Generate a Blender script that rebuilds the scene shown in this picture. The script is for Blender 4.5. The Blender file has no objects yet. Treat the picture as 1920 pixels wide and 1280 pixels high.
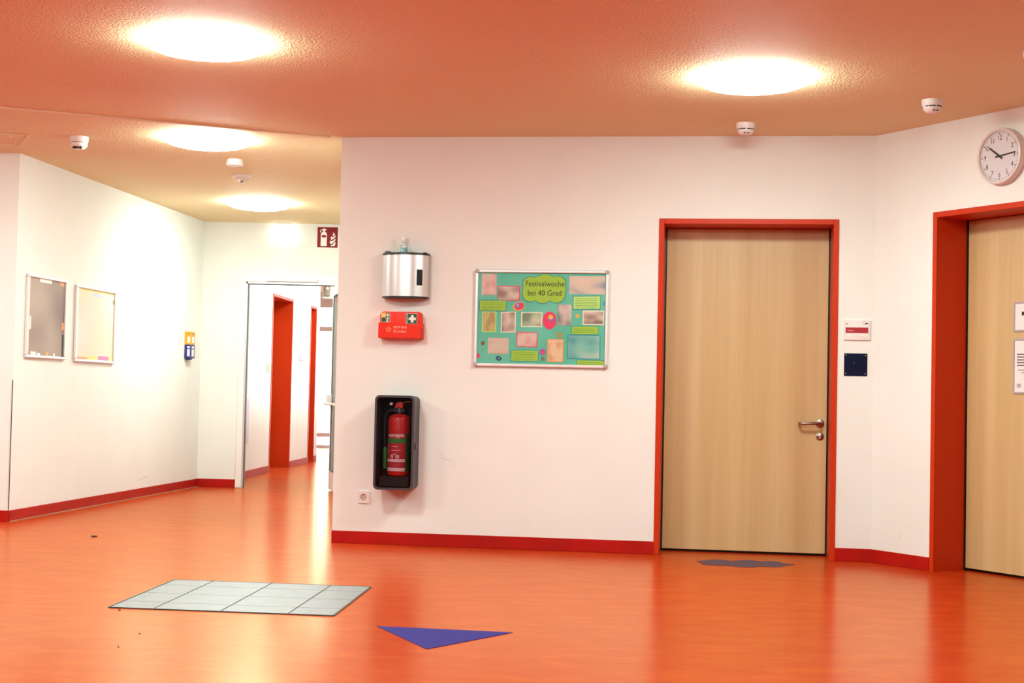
import bpy, bmesh, math, random
from mathutils import Vector, Matrix

random.seed(7)
S = bpy.context.scene
COL = S.collection
PI = math.pi
R = math.radians

# ------------------------------------------------------------------ camera
cd = bpy.data.cameras.new('camera')
cd.sensor_width = 36.0
cd.lens = 2800.0 / 1920.0 * 36.0
cd.clip_start = 0.05
cam = bpy.data.objects.new('camera', cd)
COL.objects.link(cam)
PITCH, ROLL, EYE = 0.03484, 0.02141, 1.0119
cp, sp = math.cos(PITCH), math.sin(PITCH)
fw = Vector((0, cp, sp)); up0 = Vector((0, -sp, cp)); r0 = Vector((1, 0, 0))
rt = r0 * math.cos(ROLL) + up0 * math.sin(ROLL)
up = -r0 * math.sin(ROLL) + up0 * math.cos(ROLL)
cam.matrix_world = Matrix(((rt.x, up.x, -fw.x, 0), (rt.y, up.y, -fw.y, 0), (rt.z, up.z, -fw.z, EYE), (0, 0, 0, 1)))
S.camera = cam

# ------------------------------------------------------------------ light, exposure
LAMP = 82.0          # radiance of the opal ceiling domes
SKY = 11.0           # daylight outside the corridor's end
S.view_settings.view_transform = 'Standard'
S.view_settings.look = 'None'
S.view_settings.exposure = 0.0
S.view_settings.gamma = 1.0
S.view_settings.use_curve_mapping = False
w = bpy.data.worlds.new('sky'); S.world = w; w.use_nodes = True
bg = w.node_tree.nodes['Background']
bg.inputs[0].default_value = (0.86, 0.94, 1.0, 1); bg.inputs[1].default_value = SKY
try:
    cy = S.cycles
    cy.use_denoising = True
    cy.max_bounces = 8; cy.diffuse_bounces = 5; cy.glossy_bounces = 3; cy.transparent_max_bounces = 10
    cy.use_adaptive_sampling = True; cy.adaptive_threshold = 0.03
    cy.sample_clamp_indirect = 8.0
    cy.caustics_reflective = False; cy.caustics_refractive = False
except Exception:
    pass

# ------------------------------------------------------------------ materials
MATS = {}
def pr(nt, inp, v):
    nt.inputs[inp].default_value = v
def mat(name, col, rough=0.5, metal=0.0, spec=0.5, var=0.0, vscale=30.0, bump=0.0, bscale=200.0, bdist=0.002,
        emit=None, estr=0.0, col2=None, stretch=(1, 1, 1), coat=0.0):
    if name in MATS: return MATS[name]
    m = bpy.data.materials.new(name); m.use_nodes = True
    nt = m.node_tree; b = nt.nodes['Principled BSDF']
    pr(b, 'Roughness', rough); pr(b, 'Metallic', metal); pr(b, 'Specular IOR Level', spec)
    if coat: pr(b, 'Coat Weight', coat); pr(b, 'Coat Roughness', 0.08)
    tc = nt.nodes.new('ShaderNodeTexCoord')
    mp = nt.nodes.new('ShaderNodeMapping'); mp.inputs['Scale'].default_value = stretch
    nt.links.new(tc.outputs['Object'], mp.inputs['Vector'])
    if var > 0 or col2:
        n = nt.nodes.new('ShaderNodeTexNoise'); pr(n, 'Scale', vscale); pr(n, 'Detail', 4.0)
        nt.links.new(mp.outputs[0], n.inputs['Vector'])
        rp = nt.nodes.new('ShaderNodeValToRGB')
        c2 = col2 if col2 else tuple(max(0, c * (1 - var)) for c in col)
        rp.color_ramp.elements[0].position = 0.34; rp.color_ramp.elements[1].position = 0.66
        rp.color_ramp.elements[0].color = (*c2, 1); rp.color_ramp.elements[1].color = (*col, 1)
        nt.links.new(n.outputs['Fac'], rp.inputs['Fac']); nt.links.new(rp.outputs['Color'], b.inputs['Base Color'])
    else:
        pr(b, 'Base Color', (*col, 1))
    if bump > 0:
        n2 = nt.nodes.new('ShaderNodeTexNoise'); pr(n2, 'Scale', bscale); pr(n2, 'Detail', 3.0)
        nt.links.new(tc.outputs['Object'], n2.inputs['Vector'])
        bp = nt.nodes.new('ShaderNodeBump'); pr(bp, 'Strength', bump); pr(bp, 'Distance', bdist)
        nt.links.new(n2.outputs['Fac'], bp.inputs['Height']); nt.links.new(bp.outputs['Normal'], b.inputs['Normal'])
    if emit:
        pr(b, 'Emission Color', (*emit, 1)); pr(b, 'Emission Strength', estr)
    MATS[name] = m
    return m

def photo_mat(name, cols, seed, scale=1.6):
    """soft blurred snapshot: a smooth colour field"""
    m = bpy.data.materials.new(name); m.use_nodes = True
    nt = m.node_tree; b = nt.nodes['Principled BSDF']; pr(b, 'Roughness', 0.45)
    tc = nt.nodes.new('ShaderNodeTexCoord'); mp = nt.nodes.new('ShaderNodeMapping')
    mp.inputs['Location'].default_value = (seed * 3.7, seed * 1.3, seed * 2.1)
    nt.links.new(tc.outputs['Generated'], mp.inputs['Vector'])
    n = nt.nodes.new('ShaderNodeTexNoise'); pr(n, 'Scale', scale); pr(n, 'Detail', 0.5)
    nt.links.new(mp.outputs[0], n.inputs['Vector'])
    rp = nt.nodes.new('ShaderNodeValToRGB'); cr = rp.color_ramp
    cr.elements[0].position = 0.28; cr.elements[1].position = 0.72
    cr.elements[0].color = (*cols[0], 1); cr.elements[1].color = (*cols[-1], 1)
    for i, c in enumerate(cols[1:-1]):
        e = cr.elements.new(0.28 + 0.44 * (i + 1) / (len(cols) - 1)); e.color = (*c, 1)
    nt.links.new(n.outputs['Fac'], rp.inputs['Fac']); nt.links.new(rp.outputs['Color'], b.inputs['Base Color'])
    return m

def glass_mat(name, tint=(1, 1, 1), refl=0.08, rough=0.02):
    """a thin clear pane: mostly straight through, a little mirror"""
    if name in MATS: return MATS[name]
    m = bpy.data.materials.new(name); m.use_nodes = True
    nt = m.node_tree; nt.nodes.remove(nt.nodes['Principled BSDF'])
    out = nt.nodes['Material Output']
    t = nt.nodes.new('ShaderNodeBsdfTransparent'); t.inputs[0].default_value = (*tint, 1)
    g = nt.nodes.new('ShaderNodeBsdfGlossy'); g.inputs['Roughness'].default_value = rough
    lw = nt.nodes.new('ShaderNodeLayerWeight'); lw.inputs[0].default_value = 0.25
    mu = nt.nodes.new('ShaderNodeMath'); mu.operation = 'MULTIPLY_ADD'; mu.inputs[1].default_value = 0.5; mu.inputs[2].default_value = refl * 0.5
    nt.links.new(lw.outputs['Fresnel'], mu.inputs[0])
    mx = nt.nodes.new('ShaderNodeMixShader')
    nt.links.new(mu.outputs[0], mx.inputs[0]); nt.links.new(t.outputs[0], mx.inputs[1]); nt.links.new(g.outputs[0], mx.inputs[2])
    nt.links.new(mx.outputs[0], out.inputs['Surface'])
    MATS[name] = m
    return m

def s2l(r, g, b):
    f = lambda c: (c / 255.0) / 12.92 if c <= 10 else ((c / 255.0 + 0.055) / 1.055) ** 2.4
    return (f(r), f(g), f(b))

M_WALL = mat('wall_plaster', (0.79, 0.81, 0.765), 0.85, var=0.03, vscale=3, bump=0.25, bscale=160, bdist=0.0015)
M_CEIL = mat('stippled_ceiling', (0.83, 0.68, 0.39), 0.75, spec=0.4, bump=1.0, bscale=85, bdist=0.012)
M_BASE = mat('baseboard_red', (0.42, 0.006, 0.002), 0.5, spec=0.2, var=0.18, vscale=7)
M_FRAME = mat('frame_orange_lacquer', (0.52, 0.032, 0.002), 0.45, spec=0.22, var=0.04, vscale=4)
M_BLACK = mat('black_plastic', (0.008, 0.008, 0.01), 0.35, var=0.2, vscale=60)
M_WHITE = mat('white_plastic', (0.80, 0.78, 0.75), 0.35, var=0.02, vscale=40)
M_LACQ = mat('white_lacquered_steel', (0.82, 0.80, 0.77), 0.35, var=0.02, vscale=8)
M_ALU = mat('brushed_aluminium', (0.74, 0.73, 0.72), 0.32, metal=0.85, var=0.08, vscale=20, stretch=(1, 1, 25))
M_ALUF = mat('satin_aluminium_frame', (0.80, 0.78, 0.77), 0.38, metal=0.55, var=0.05, vscale=30)
M_STEEL = mat('dark_satin_steel', (0.36, 0.30, 0.26), 0.3, metal=1.0, var=0.12, vscale=60)
M_GASKET = mat('grey_rubber_gasket', (0.10, 0.12, 0.13), 0.6, var=0.2, vscale=30)
M_PAPER = mat('paper_white', (0.82, 0.78, 0.76), 0.75, var=0.02, vscale=30)
M_INK = mat('black_ink', (0.012, 0.011, 0.012), 0.6, var=0.1, vscale=50)
M_DOME = mat('lit_opal_diffuser', (0.9, 0.9, 0.88), 0.4, emit=(0.87, 1.0, 0.94), estr=LAMP)
M_GLASS = glass_mat('clear_glass')

def floor_mat():
    m = bpy.data.materials.new('orange_linoleum'); m.use_nodes = True
    nt = m.node_tree; b = nt.nodes['Principled BSDF']
    tc = nt.nodes.new('ShaderNodeTexCoord')
    mp = nt.nodes.new('ShaderNodeMapping'); mp.inputs['Scale'].default_value = (1.0, 2.6, 1.0); mp.inputs['Rotation'].default_value = (0, 0, R(8))
    nt.links.new(tc.outputs['Object'], mp.inputs['Vector'])
    n = nt.nodes.new('ShaderNodeTexNoise'); pr(n, 'Scale', 3.5); pr(n, 'Detail', 7.0); pr(n, 'Roughness', 0.65); pr(n, 'Distortion', 0.6)
    nt.links.new(mp.outputs[0], n.inputs['Vector'])
    rp = nt.nodes.new('ShaderNodeValToRGB'); cr = rp.color_ramp
    cr.elements[0].position = 0.30; cr.elements[0].color = (0.37, 0.021, 0.002, 1)
    cr.elements[1].position = 0.74; cr.elements[1].color = (0.46, 0.046, 0.006, 1)
    e = cr.elements.new(0.52); e.color = (0.405, 0.031, 0.003, 1)
    nt.links.new(n.outputs['Fac'], rp.inputs['Fac']); nt.links.new(rp.outputs['Color'], b.inputs['Base Color'])
    n3 = nt.nodes.new('ShaderNodeTexNoise'); pr(n3, 'Scale', 9.0); pr(n3, 'Detail', 5.0)
    nt.links.new(mp.outputs[0], n3.inputs['Vector'])
    mr = nt.nodes.new('ShaderNodeMapRange'); mr.inputs['To Min'].default_value = 0.18; mr.inputs['To Max'].default_value = 0.24
    nt.links.new(n3.outputs['Fac'], mr.inputs['Value']); nt.links.new(mr.outputs[0], b.inputs['Roughness'])
    n2 = nt.nodes.new('ShaderNodeTexNoise'); pr(n2, 'Scale', 14.0); pr(n2, 'Detail', 3.0)
    nt.links.new(tc.outputs['Object'], n2.inputs['Vector'])
    bp = nt.nodes.new('ShaderNodeBump'); pr(bp, 'Strength', 0.03); pr(bp, 'Distance', 0.003)
    nt.links.new(n2.outputs['Fac'], bp.inputs['Height']); nt.links.new(bp.outputs['Normal'], b.inputs['Normal'])
    # waxed surface: matt body under a slightly amber polish
    pr(b, 'Specular IOR Level', 0.0)
    gl = nt.nodes.new('ShaderNodeBsdfGlossy'); gl.inputs['Color'].default_value = (1.0, 1.0, 0.62, 1)
    nt.links.new(mr.outputs[0], gl.inputs['Roughness']); nt.links.new(bp.outputs['Normal'], gl.inputs['Normal'])
    fr = nt.nodes.new('ShaderNodeFresnel'); fr.inputs['IOR'].default_value = 1.165; nt.links.new(bp.outputs['Normal'], fr.inputs['Normal'])
    mx = nt.nodes.new('ShaderNodeMixShader'); out = nt.nodes['Material Output']
    mn = nt.nodes.new('ShaderNodeMath'); mn.operation = 'MINIMUM'; mn.inputs[1].default_value = 0.30; nt.links.new(fr.outputs[0], mn.inputs[0])
    nt.links.new(mn.outputs[0], mx.inputs[0]); nt.links.new(b.outputs[0], mx.inputs[1]); nt.links.new(gl.outputs[0], mx.inputs[2]); nt.links.new(mx.outputs[0], out.inputs['Surface'])
    return m
M_FLOOR = floor_mat()

def veneer_mat():
    m = bpy.data.materials.new('beech_veneer'); m.use_nodes = True
    nt = m.node_tree; b = nt.nodes['Principled BSDF']; pr(b, 'Roughness', 0.42)
    tc = nt.nodes.new('ShaderNodeTexCoord')
    def noise(sc, scale, det):
        mp = nt.nodes.new('ShaderNodeMapping'); mp.inputs['Scale'].default_value = sc
        nt.links.new(tc.outputs['Object'], mp.inputs['Vector'])
        n = nt.nodes.new('ShaderNodeTexNoise'); pr(n, 'Scale', scale); pr(n, 'Detail', det)
        nt.links.new(mp.outputs[0], n.inputs['Vector']); return n
    a = noise((7, 1, 0.16), 1.0, 3.0)      # broad vertical bands
    f = noise((120, 1, 2.2), 1.0, 3.0)     # fine grain
    rp = nt.nodes.new('ShaderNodeValToRGB'); cr = rp.color_ramp
    cr.elements[0].position = 0.35; cr.elements[0].color = (0.52, 0.35, 0.150, 1)
    cr.elements[1].position = 0.65; cr.elements[1].color = (0.62, 0.47, 0.235, 1)
    nt.links.new(a.outputs['Fac'], rp.inputs['Fac'])
    rf = nt.nodes.new('ShaderNodeMapRange'); rf.inputs['From Min'].default_value = 0.3; rf.inputs['From Max'].default_value = 0.7
    rf.inputs['To Min'].default_value = 0.96; rf.inputs['To Max'].default_value = 1.03
    nt.links.new(f.outputs['Fac'], rf.inputs['Value'])
    mx = nt.nodes.new('ShaderNodeMix'); mx.data_type = 'RGBA'; mx.blend_type = 'MULTIPLY'; mx.inputs['Factor'].default_value = 1.0
    nt.links.new(rp.outputs['Color'], mx.inputs['A']); nt.links.new(rf.outputs[0], mx.inputs['B'])
    nt.links.new(mx.outputs['Result'], b.inputs['Base Color'])
    return m
M_VENEER = veneer_mat()

# ------------------------------------------------------------------ mesh helpers (local X right, Y into the wall, Z up)
def NB(): return bmesh.new()
def box(bm, x0, x1, y0, y1, z0, z1, bev=0.0, seg=2):
    vs = [bm.verts.new(p) for p in ((x0, y0, z0), (x1, y0, z0), (x1, y1, z0), (x0, y1, z0), (x0, y0, z1), (x1, y0, z1), (x1, y1, z1), (x0, y1, z1))]
    fs = [bm.faces.new([vs[i] for i in f]) for f in ((3, 2, 1, 0), (4, 5, 6, 7), (0, 1, 5, 4), (1, 2, 6, 5), (2, 3, 7, 6), (3, 0, 4, 7))]
    if bev > 0:
        es = list({e for f in fs for e in f.edges})
        bmesh.ops.bevel(bm, geom=es, offset=bev, segments=seg, affect='EDGES', profile=0.5)
    return bm
def prism(bm, pts, y0, y1, bev=0.0):
    """outline pts (x,z), counter-clockwise as seen by the viewer, from y0 (front) to y1 (back)"""
    a = [bm.verts.new((x, y0, z)) for x, z in pts]; b = [bm.verts.new((x, y1, z)) for x, z in pts]
    n = len(pts)
    f0 = bm.faces.new(a); f1 = bm.faces.new(list(reversed(b)))
    for i in range(n):
        bm.faces.new((a[i], b[i], b[(i + 1) % n], a[(i + 1) % n]))
    if bev > 0:
        bmesh.ops.bevel(bm, geom=list(f0.edges), offset=bev, segments=2, affect='EDGES', profile=0.5)
    return bm
def slab(bm, pts, z0, z1):
    """flat outline pts (x,y), counter-clockwise from above"""
    a = [bm.verts.new((x, y, z0)) for x, y in pts]; b = [bm.verts.new((x, y, z1)) for x, y in pts]
    n = len(pts); bm.faces.new(b); bm.faces.new(list(reversed(a)))
    for i in range(n): bm.faces.new((a[i], a[(i + 1) % n], b[(i + 1) % n], b[i]))
    return bm
def rrect(x0, x1, z0, z1, r, n=6):
    out = []
    for cx, cz, a0 in ((x1 - r, z0 + r, -90), (x1 - r, z1 - r, 0), (x0 + r, z1 - r, 90), (x0 + r, z0 + r, 180)):
        for i in range(n + 1):
            a = R(a0 + 90 * i / n); out.append((cx + r * math.cos(a), cz + r * math.sin(a)))
    return out
def ell(cx, cz, rx, rz, n=28, rot=0):
    c, s = math.cos(rot), math.sin(rot); out = []
    for i in range(n):
        a = 2 * PI * i / n; x, z = rx * math.cos(a), rz * math.sin(a)
        out.append((cx + x * c - z * s, cz + x * s + z * c))
    return out
def rect(x0, x1, z0, z1): return [(x0, z0), (x1, z0), (x1, z1), (x0, z1)]
def lathe(bm, prof, n=40, axis='Z', c=(0, 0, 0), closed_ends=True):
    """prof: (radius, height); heights run along the axis"""
    rings = []
    for r, h in prof:
        ring = []
        if r < 1e-6:
            p = (c[0], c[1], c[2] + h) if axis == 'Z' else (c[0], c[1] + h, c[2]); ring = [bm.verts.new(p)]
        else:
            for i in range(n):
                a = 2 * PI * i / n
                if axis == 'Z': p = (c[0] + r * math.cos(a), c[1] + r * math.sin(a), c[2] + h)
                else: p = (c[0] + r * math.cos(a), c[1] + h, c[2] + r * math.sin(a))
                ring.append(bm.verts.new(p))
        rings.append(ring)
    for a, b in zip(rings, rings[1:]):
        if len(a) == 1 and len(b) == 1: continue
        if len(a) == 1:
            for i in range(n): bm.faces.new((a[0], b[i], b[(i + 1) % n]))
        elif len(b) == 1:
            for i in range(n): bm.faces.new((a[(i + 1) % n], a[i], b[0]))
        else:
            for i in range(n): bm.faces.new((a[i], a[(i + 1) % n], b[(i + 1) % n], b[i]))
    if closed_ends:
        for ring in (rings[0], rings[-1]):
            if len(ring) > 2:
                try: bm.faces.new(ring)
                except ValueError: pass
    bmesh.ops.recalc_face_normals(bm, faces=bm.faces)
    return bm
def tube(bm, pts, r, n=10):
    pts = [Vector(p) for p in pts]; rings = []
    prev = None
    for i, p in enumerate(pts):
        t = (pts[min(i + 1, len(pts) - 1)] - pts[max(i - 1, 0)]).normalized()
        if prev is None:
            a = Vector((0, 0, 1)) if abs(t.z) < 0.9 else Vector((1, 0, 0))
            u = t.cross(a).normalized()
        else:
            u = (prev - t * prev.dot(t)).normalized()
        prev = u; v = t.cross(u)
        rr = r[i] if isinstance(r, (list, tuple)) else r
        rings.append([bm.verts.new(p + (u * math.cos(2 * PI * k / n) + v * math.sin(2 * PI * k / n)) * rr) for k in range(n)])
    for a, b in zip(rings, rings[1:]):
        for k in range(n): bm.faces.new((a[k], a[(k + 1) % n], b[(k + 1) % n], b[k]))
    bm.faces.new(rings[0]); bm.faces.new(rings[-1])
    bmesh.ops.recalc_face_normals(bm, faces=bm.faces)
    return bm
def frame_ring(bm, o, i, y0, y1):
    """rectangular ring: outer (x0,x1,z0,z1), inner likewise, mitred"""
    def q(t, y): return [bm.verts.new(p) for p in ((t[0], y, t[2]), (t[1], y, t[2]), (t[1], y, t[3]), (t[0], y, t[3]))]
    a, b, c, d = q(o, y0), q(i, y0), q(o, y1), q(i, y1)
    for k in range(4):
        j = (k + 1) % 4
        bm.faces.new((a[k], a[j], b[j], b[k])); bm.faces.new((c[j], c[k], d[k], d[j]))
        bm.faces.new((a[j], a[k], c[k], c[j])); bm.faces.new((b[k], b[j], d[j], d[k]))
    bmesh.ops.recalc_face_normals(bm, faces=bm.faces)
    return bm
def text(bm, s, x, z, size, y, align='CENTER', sx=1.0, bold=0.0):
    cu = bpy.data.curves.new('t', 'FONT'); cu.body = s; cu.size = size; cu.align_x = align; cu.align_y = 'CENTER'
    cu.resolution_u = 3; cu.offset = bold
    o = bpy.data.objects.new('t', cu); COL.objects.link(o)
    dg = bpy.context.evaluated_depsgraph_get(); dg.update()
    me = bpy.data.meshes.new_from_object(o.evaluated_get(dg))
    base = [bm.verts.new((x + v.co.x * sx, y, z + v.co.y)) for v in me.vertices]
    for p in me.polygons:
        try: bm.faces.new([base[i] for i in p.vertices])
        except ValueError: pass
    bpy.data.objects.remove(o); bpy.data.meshes.remove(me); bpy.data.curves.remove(cu)
    return bm

def obj(name, bm, m, parent=None, smooth=False, label=None, kind=None):
    me = bpy.data.meshes.new(name); bm.to_mesh(me); bm.free()
    me.materials.append(m)
    if smooth:
        for p in me.polygons: p.use_smooth = True
        me.set_sharp_from_angle(angle=R(35))
    o = bpy.data.objects.new(name, me); COL.objects.link(o)
    if parent is not None: o.parent = parent
    if label: o['label'] = label
    if kind: o['kind'] = kind
    return o
def tag(o, label=None, cat=None, group=None, kind=None):
    if label: o['label'] = label
    if cat: o['category'] = cat
    if group: o['group'] = group
    if kind: o['kind'] = kind
    return o
def empty(name, loc=(0, 0, 0), rz=0.0):
    o = bpy.data.objects.new(name, None); COL.objects.link(o)
    o.empty_display_size = 0.1; o.location = loc; o.rotation_euler = (0, 0, rz)
    return o
def copy_tree(o, parent=None):
    c = o.copy(); COL.objects.link(c); c.parent = parent
    for ch in list(o.children): copy_tree(ch, c)
    return c

# ------------------------------------------------------------------ the plan: wall lines (origin, angle), metres
H = 2.70
A = Vector((-3.646, 10.928)); B = Vector((-3.169, 15.210)); C = Vector((-1.1666, 9.9376)); D = Vector((2.2901, 9.4487))
def ang(p, q): return math.atan2(q.y - p.y, q.x - p.x)
class Wall:
    def __init__(s, p, a):
        s.p = p; s.a = a; s.u = Vector((math.cos(a), math.sin(a))); s.n = Vector((-math.sin(a), math.cos(a)))
    def at(s, u, z, d=0.0):
        q = s.p + s.u * u - s.n * d
        return (q.x, q.y, z)
    def thing(s, name, label, cat, u, z, d=0.0, group=None, kind=None):
        o = empty(name, s.at(u, z, d), s.a); tag(o, label, cat, group, kind); return o
    def place(s, o, u=0, z=0, d=0.0):
        o.location = s.at(u, z, d); o.rotation_euler = (0, 0, s.a); return o
WC = Wall(C, ang(C, D)); LC = (D - C).length
WR = Wall(D, R(-60.5)); LR = 15.6
WL = Wall(A, ang(A, B)); LL = (B - A).length
WB = Wall(B, 0.0)
WK = Wall(Vector((-2.967, 16.813)), math.atan2(1, 0.05))     # left wall of the corridor behind the glazed door
WF = Wall(Vector((-8.6, 10.98)), R(-0.6))                     # wall facing the hall left of the corridor

def wall(name, W, length, thick, openings=(), u0=0.0, label=None, m=M_WALL):
    """a plastered wall slab with rectangular openings (ua, ub, z0, z1)"""
    bm = NB()
    us = sorted({u0, length, *[o[0] for o in openings], *[o[1] for o in openings]})
    for a, b in zip(us, us[1:]):
        mid = (a + b) / 2
        cut = [o for o in openings if o[0] <= mid <= o[1]]
        if not cut: box(bm, a, b, 0, thick, 0, H)
        else:
            o = cut[0]
            if o[2] > 0: box(bm, a, b, 0, thick, 0, o[2])
            if o[3] < H: box(bm, a, b, 0, thick, o[3], H)
    bmesh.ops.remove_doubles(bm, verts=bm.verts, dist=1e-5)
    o = obj(name, bm, m); W.place(o); tag(o, label, 'wall', kind='structure'); return o

# ------------------------------------------------------------------ structure
fl = obj('floor', box(NB(), -9.5, 11.5, -4.3, 27.0, -0.12, 0.0), M_FLOOR); tag(fl, 'glossy marbled orange linoleum floor', 'floor', kind='structure')
ce = obj('ceiling', box(NB(), -9.5, 11.5, -4.3, 26.3, H, H + 0.15), M_CEIL); tag(ce, 'stippled apricot tinted ceiling over the hall and corridor', 'ceiling', kind='structure')

D1 = (2.125, 3.267)      # outer frame of the middle door
wc = wall('wall_center', WC, LC, 0.30, [(D1[0] + 0.016, D1[1] - 0.016, 0, 2.149)], label='white plastered wall with notice board, dispenser and wooden door')
wr = wall('wall_right', WR, LR, 0.30, [(0.503 + 0.016, 1.645 - 0.016, 0, 2.146)], label='white plastered wall with the clock and a wooden door')
wl = wall('wall_left', WL, LL, 0.22, label='white corridor wall with two framed posters')
FB0, FB1 = 0.39, 1.44     # outside of the glazed door's frame
wb = wall('wall_back', WB, 2.1, 0.14, [(FB0 + 0.01, FB1 - 0.01, 0, 2.155)], label='white wall around the glazed corridor door')
wf = wall('wall_front_left', WF, 4.945, 0.2, label='white wall strip at the left edge of the hall')
# the corridor's right wall behind the middle wall
bm = NB(); slab(bm, [(-1.185, 10.2), (-1.0, 10.2), (-1.0, 15.35), (-1.185, 15.35)], 0, H)
o = obj('wall_corridor_right', bm, M_WALL); tag(o, 'white wall along the right of the corridor', 'wall', kind='structure')
# corridor beyond the glazed door
KN = [(1.24, 2.49), (3.74, 4.19)]
wk = wall('wall_corridor_left', WK, 4.45, 0.30, [(a + 0.016, b - 0.016, 0, 2.150) for a, b in KN], u0=-1.5, label='white wall with two orange door niches beyond the glazed door')
WX = Wall(Vector((-0.9, 26.0)), R(-90))
wx = wall('wall_corridor_far_right', WX, 10.65, 0.2, [(1.2, 9.4, 0.8, 2.45)], label='unseen white far right wall with added windows beyond the glazed door')
t = WX.thing('added_window', 'unseen row of windows added for daylight on the right beyond the glazed door', 'window', 1.2, 0.8, kind='structure')  # unseen windows added to bring more daylight into the corridor
bm = NB()
for k in range(6): box(bm, k * 1.626, k * 1.626 + 0.07, 0.04, 0.12, 0, 1.65)
for k in range(5):
    for z in (0, 1.58): box(bm, k * 1.626 + 0.07, (k + 1) * 1.626, 0.04, 0.12, z, z + 0.07)
obj('window_frame', bm, M_LACQ, t)
for k in range(5): obj('pane', box(NB(), k * 1.626 + 0.07, (k + 1) * 1.626, 0.075, 0.083, 0.07, 1.58), M_GLASS, t)
bm = NB(); box(bm, -6.2, -3.08, 21.22, 21.36, 0, H); o = obj('wall_lobby_near', bm, M_WALL); tag(o, 'white wall turning into the far lobby', 'wall', kind='structure')
bm = NB(); box(bm, -6.3, -6.1, 21.2, 26.2, 0, H); o = obj('wall_lobby_left', bm, M_WALL); tag(o, 'white left wall of the far lobby', 'wall', kind='structure')
GX0, GX1 = -5.2, -1.2
WE = Wall(Vector((-6.3, 26.0)), 0.0)
we = wall('wall_lobby_end', WE, 5.6, 0.2, [(1.1, 5.1, 0, 2.5)], label='white end wall around the bright glazed doors')
# hall behind the viewer
for nm, b, lb in (('wall_hall_left', (-8.8, -8.6, -4.2, 11.2), 'white side wall of the hall'), ('wall_hall_rear', (-8.8, 10.4, -4.2, -4.0), 'white rear wall of the hall')):
    o = obj(nm, box(NB(), b[0], b[1], b[2], b[3], 0, H), M_WALL); tag(o, lb, 'wall', kind='structure')

# unseen walls added to keep sky light out of the voids behind the rooms
for nm, b, lb in (('wall_room_rear', (-1.0, 11.4, 15.35, 15.5), 'unseen rear wall added to close off sky light behind the middle door'), ('wall_outer_right', (11.2, 11.4, -4.2, 15.4), 'unseen outer wall added to close off sky light behind the right door'),
                  ('wall_outer_left', (-8.8, -8.6, 11.2, 26.2), 'unseen outer wall added to close off sky light behind the left hall wall'), ('wall_outer_rear', (-8.8, -6.3, 26.0, 26.2), 'unseen outer wall added to close off sky light left of the far lobby')):
    o = obj(nm, box(NB(), b[0], b[1], b[2], b[3], 0, H), M_WALL); tag(o, lb, 'wall', kind='structure')

# joint cover strip across the ceiling
P0 = Vector((-8.6, 6.752)); P1 = Vector((-1.245, 9.924))
Wt = Wall(P0, ang(P0, P1)); Lt = (P1 - P0).length
bm = NB(); box(bm, 0, Lt, -0.02, 0.02, -0.010, 0.0, 0.003, 1)
o = obj('trim_1', bm, mat('painted_joint_strip', (0.80, 0.66, 0.43), 0.6, var=0.03)); o.location = (P0.x, P0.y, H); o.rotation_euler = (0, 0, Wt.a)
tag(o, 'thin painted joint strip running across the ceiling', 'trim', kind='structure')

def baseboard(name, W, runs, label, h=0.082, t=0.012):
    bm = NB()
    for a, b in runs: box(bm, a, b, -t, 0.0, 0.0, h, 0.002, 1)
    o = obj(name, bm, M_BASE); W.place(o); tag(o, label, 'baseboard', kind='structure')
baseboard('baseboard_center', WC, [(0.0, D1[0]), (D1[1], LC)], 'red baseboard along the middle wall')
baseboard('baseboard_right', WR, [(0.005, 0.503), (1.645, 14)], 'red baseboard beside the right door')
baseboard('baseboard_left', WL, [(0.0, LL)], 'red baseboard under the framed posters')
baseboard('baseboard_back', WB, [(0.012, FB0), (FB1, 1.98)], 'short red baseboard beside the glazed door')
baseboard('baseboard_front_left', WF, [(0.5, 4.955)], 'red baseboard at the left picture edge')
baseboard('baseboard_corridor', WK, [(-1.4, KN[0][0]), (KN[0][1], KN[1][0]), (KN[1][1], 4.4)], 'red baseboard beyond the glazed door')
# pale sealant line along the foot of the left baseboard
bm = NB(); box(bm, 0.0, LL, -0.020, -0.012, 0.0, 0.006)
o = obj('trim_2', bm, mat('grey_sealant', (0.42, 0.25, 0.15), 0.7, var=0.25, vscale=12)); WL.place(o); tag(o, 'greyish sealant line at the foot of the left baseboard', 'trim', kind='structure')
# dark open joint at the hall corner, lower half
bm = NB(); box(bm, -0.004, 0.002, -0.004, 0.0, 0.0, 0.95)
o = obj('crack', bm, mat('dark_joint', (0.03, 0.018, 0.012), 0.9, var=0.4, vscale=20), None); WL.place(o); o.location.z = 0.085
o.parent = wl; o.matrix_parent_inverse = Matrix(); o.location = (0, 0, 0.085); o.rotation_euler = (0, 0, 0)

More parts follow.
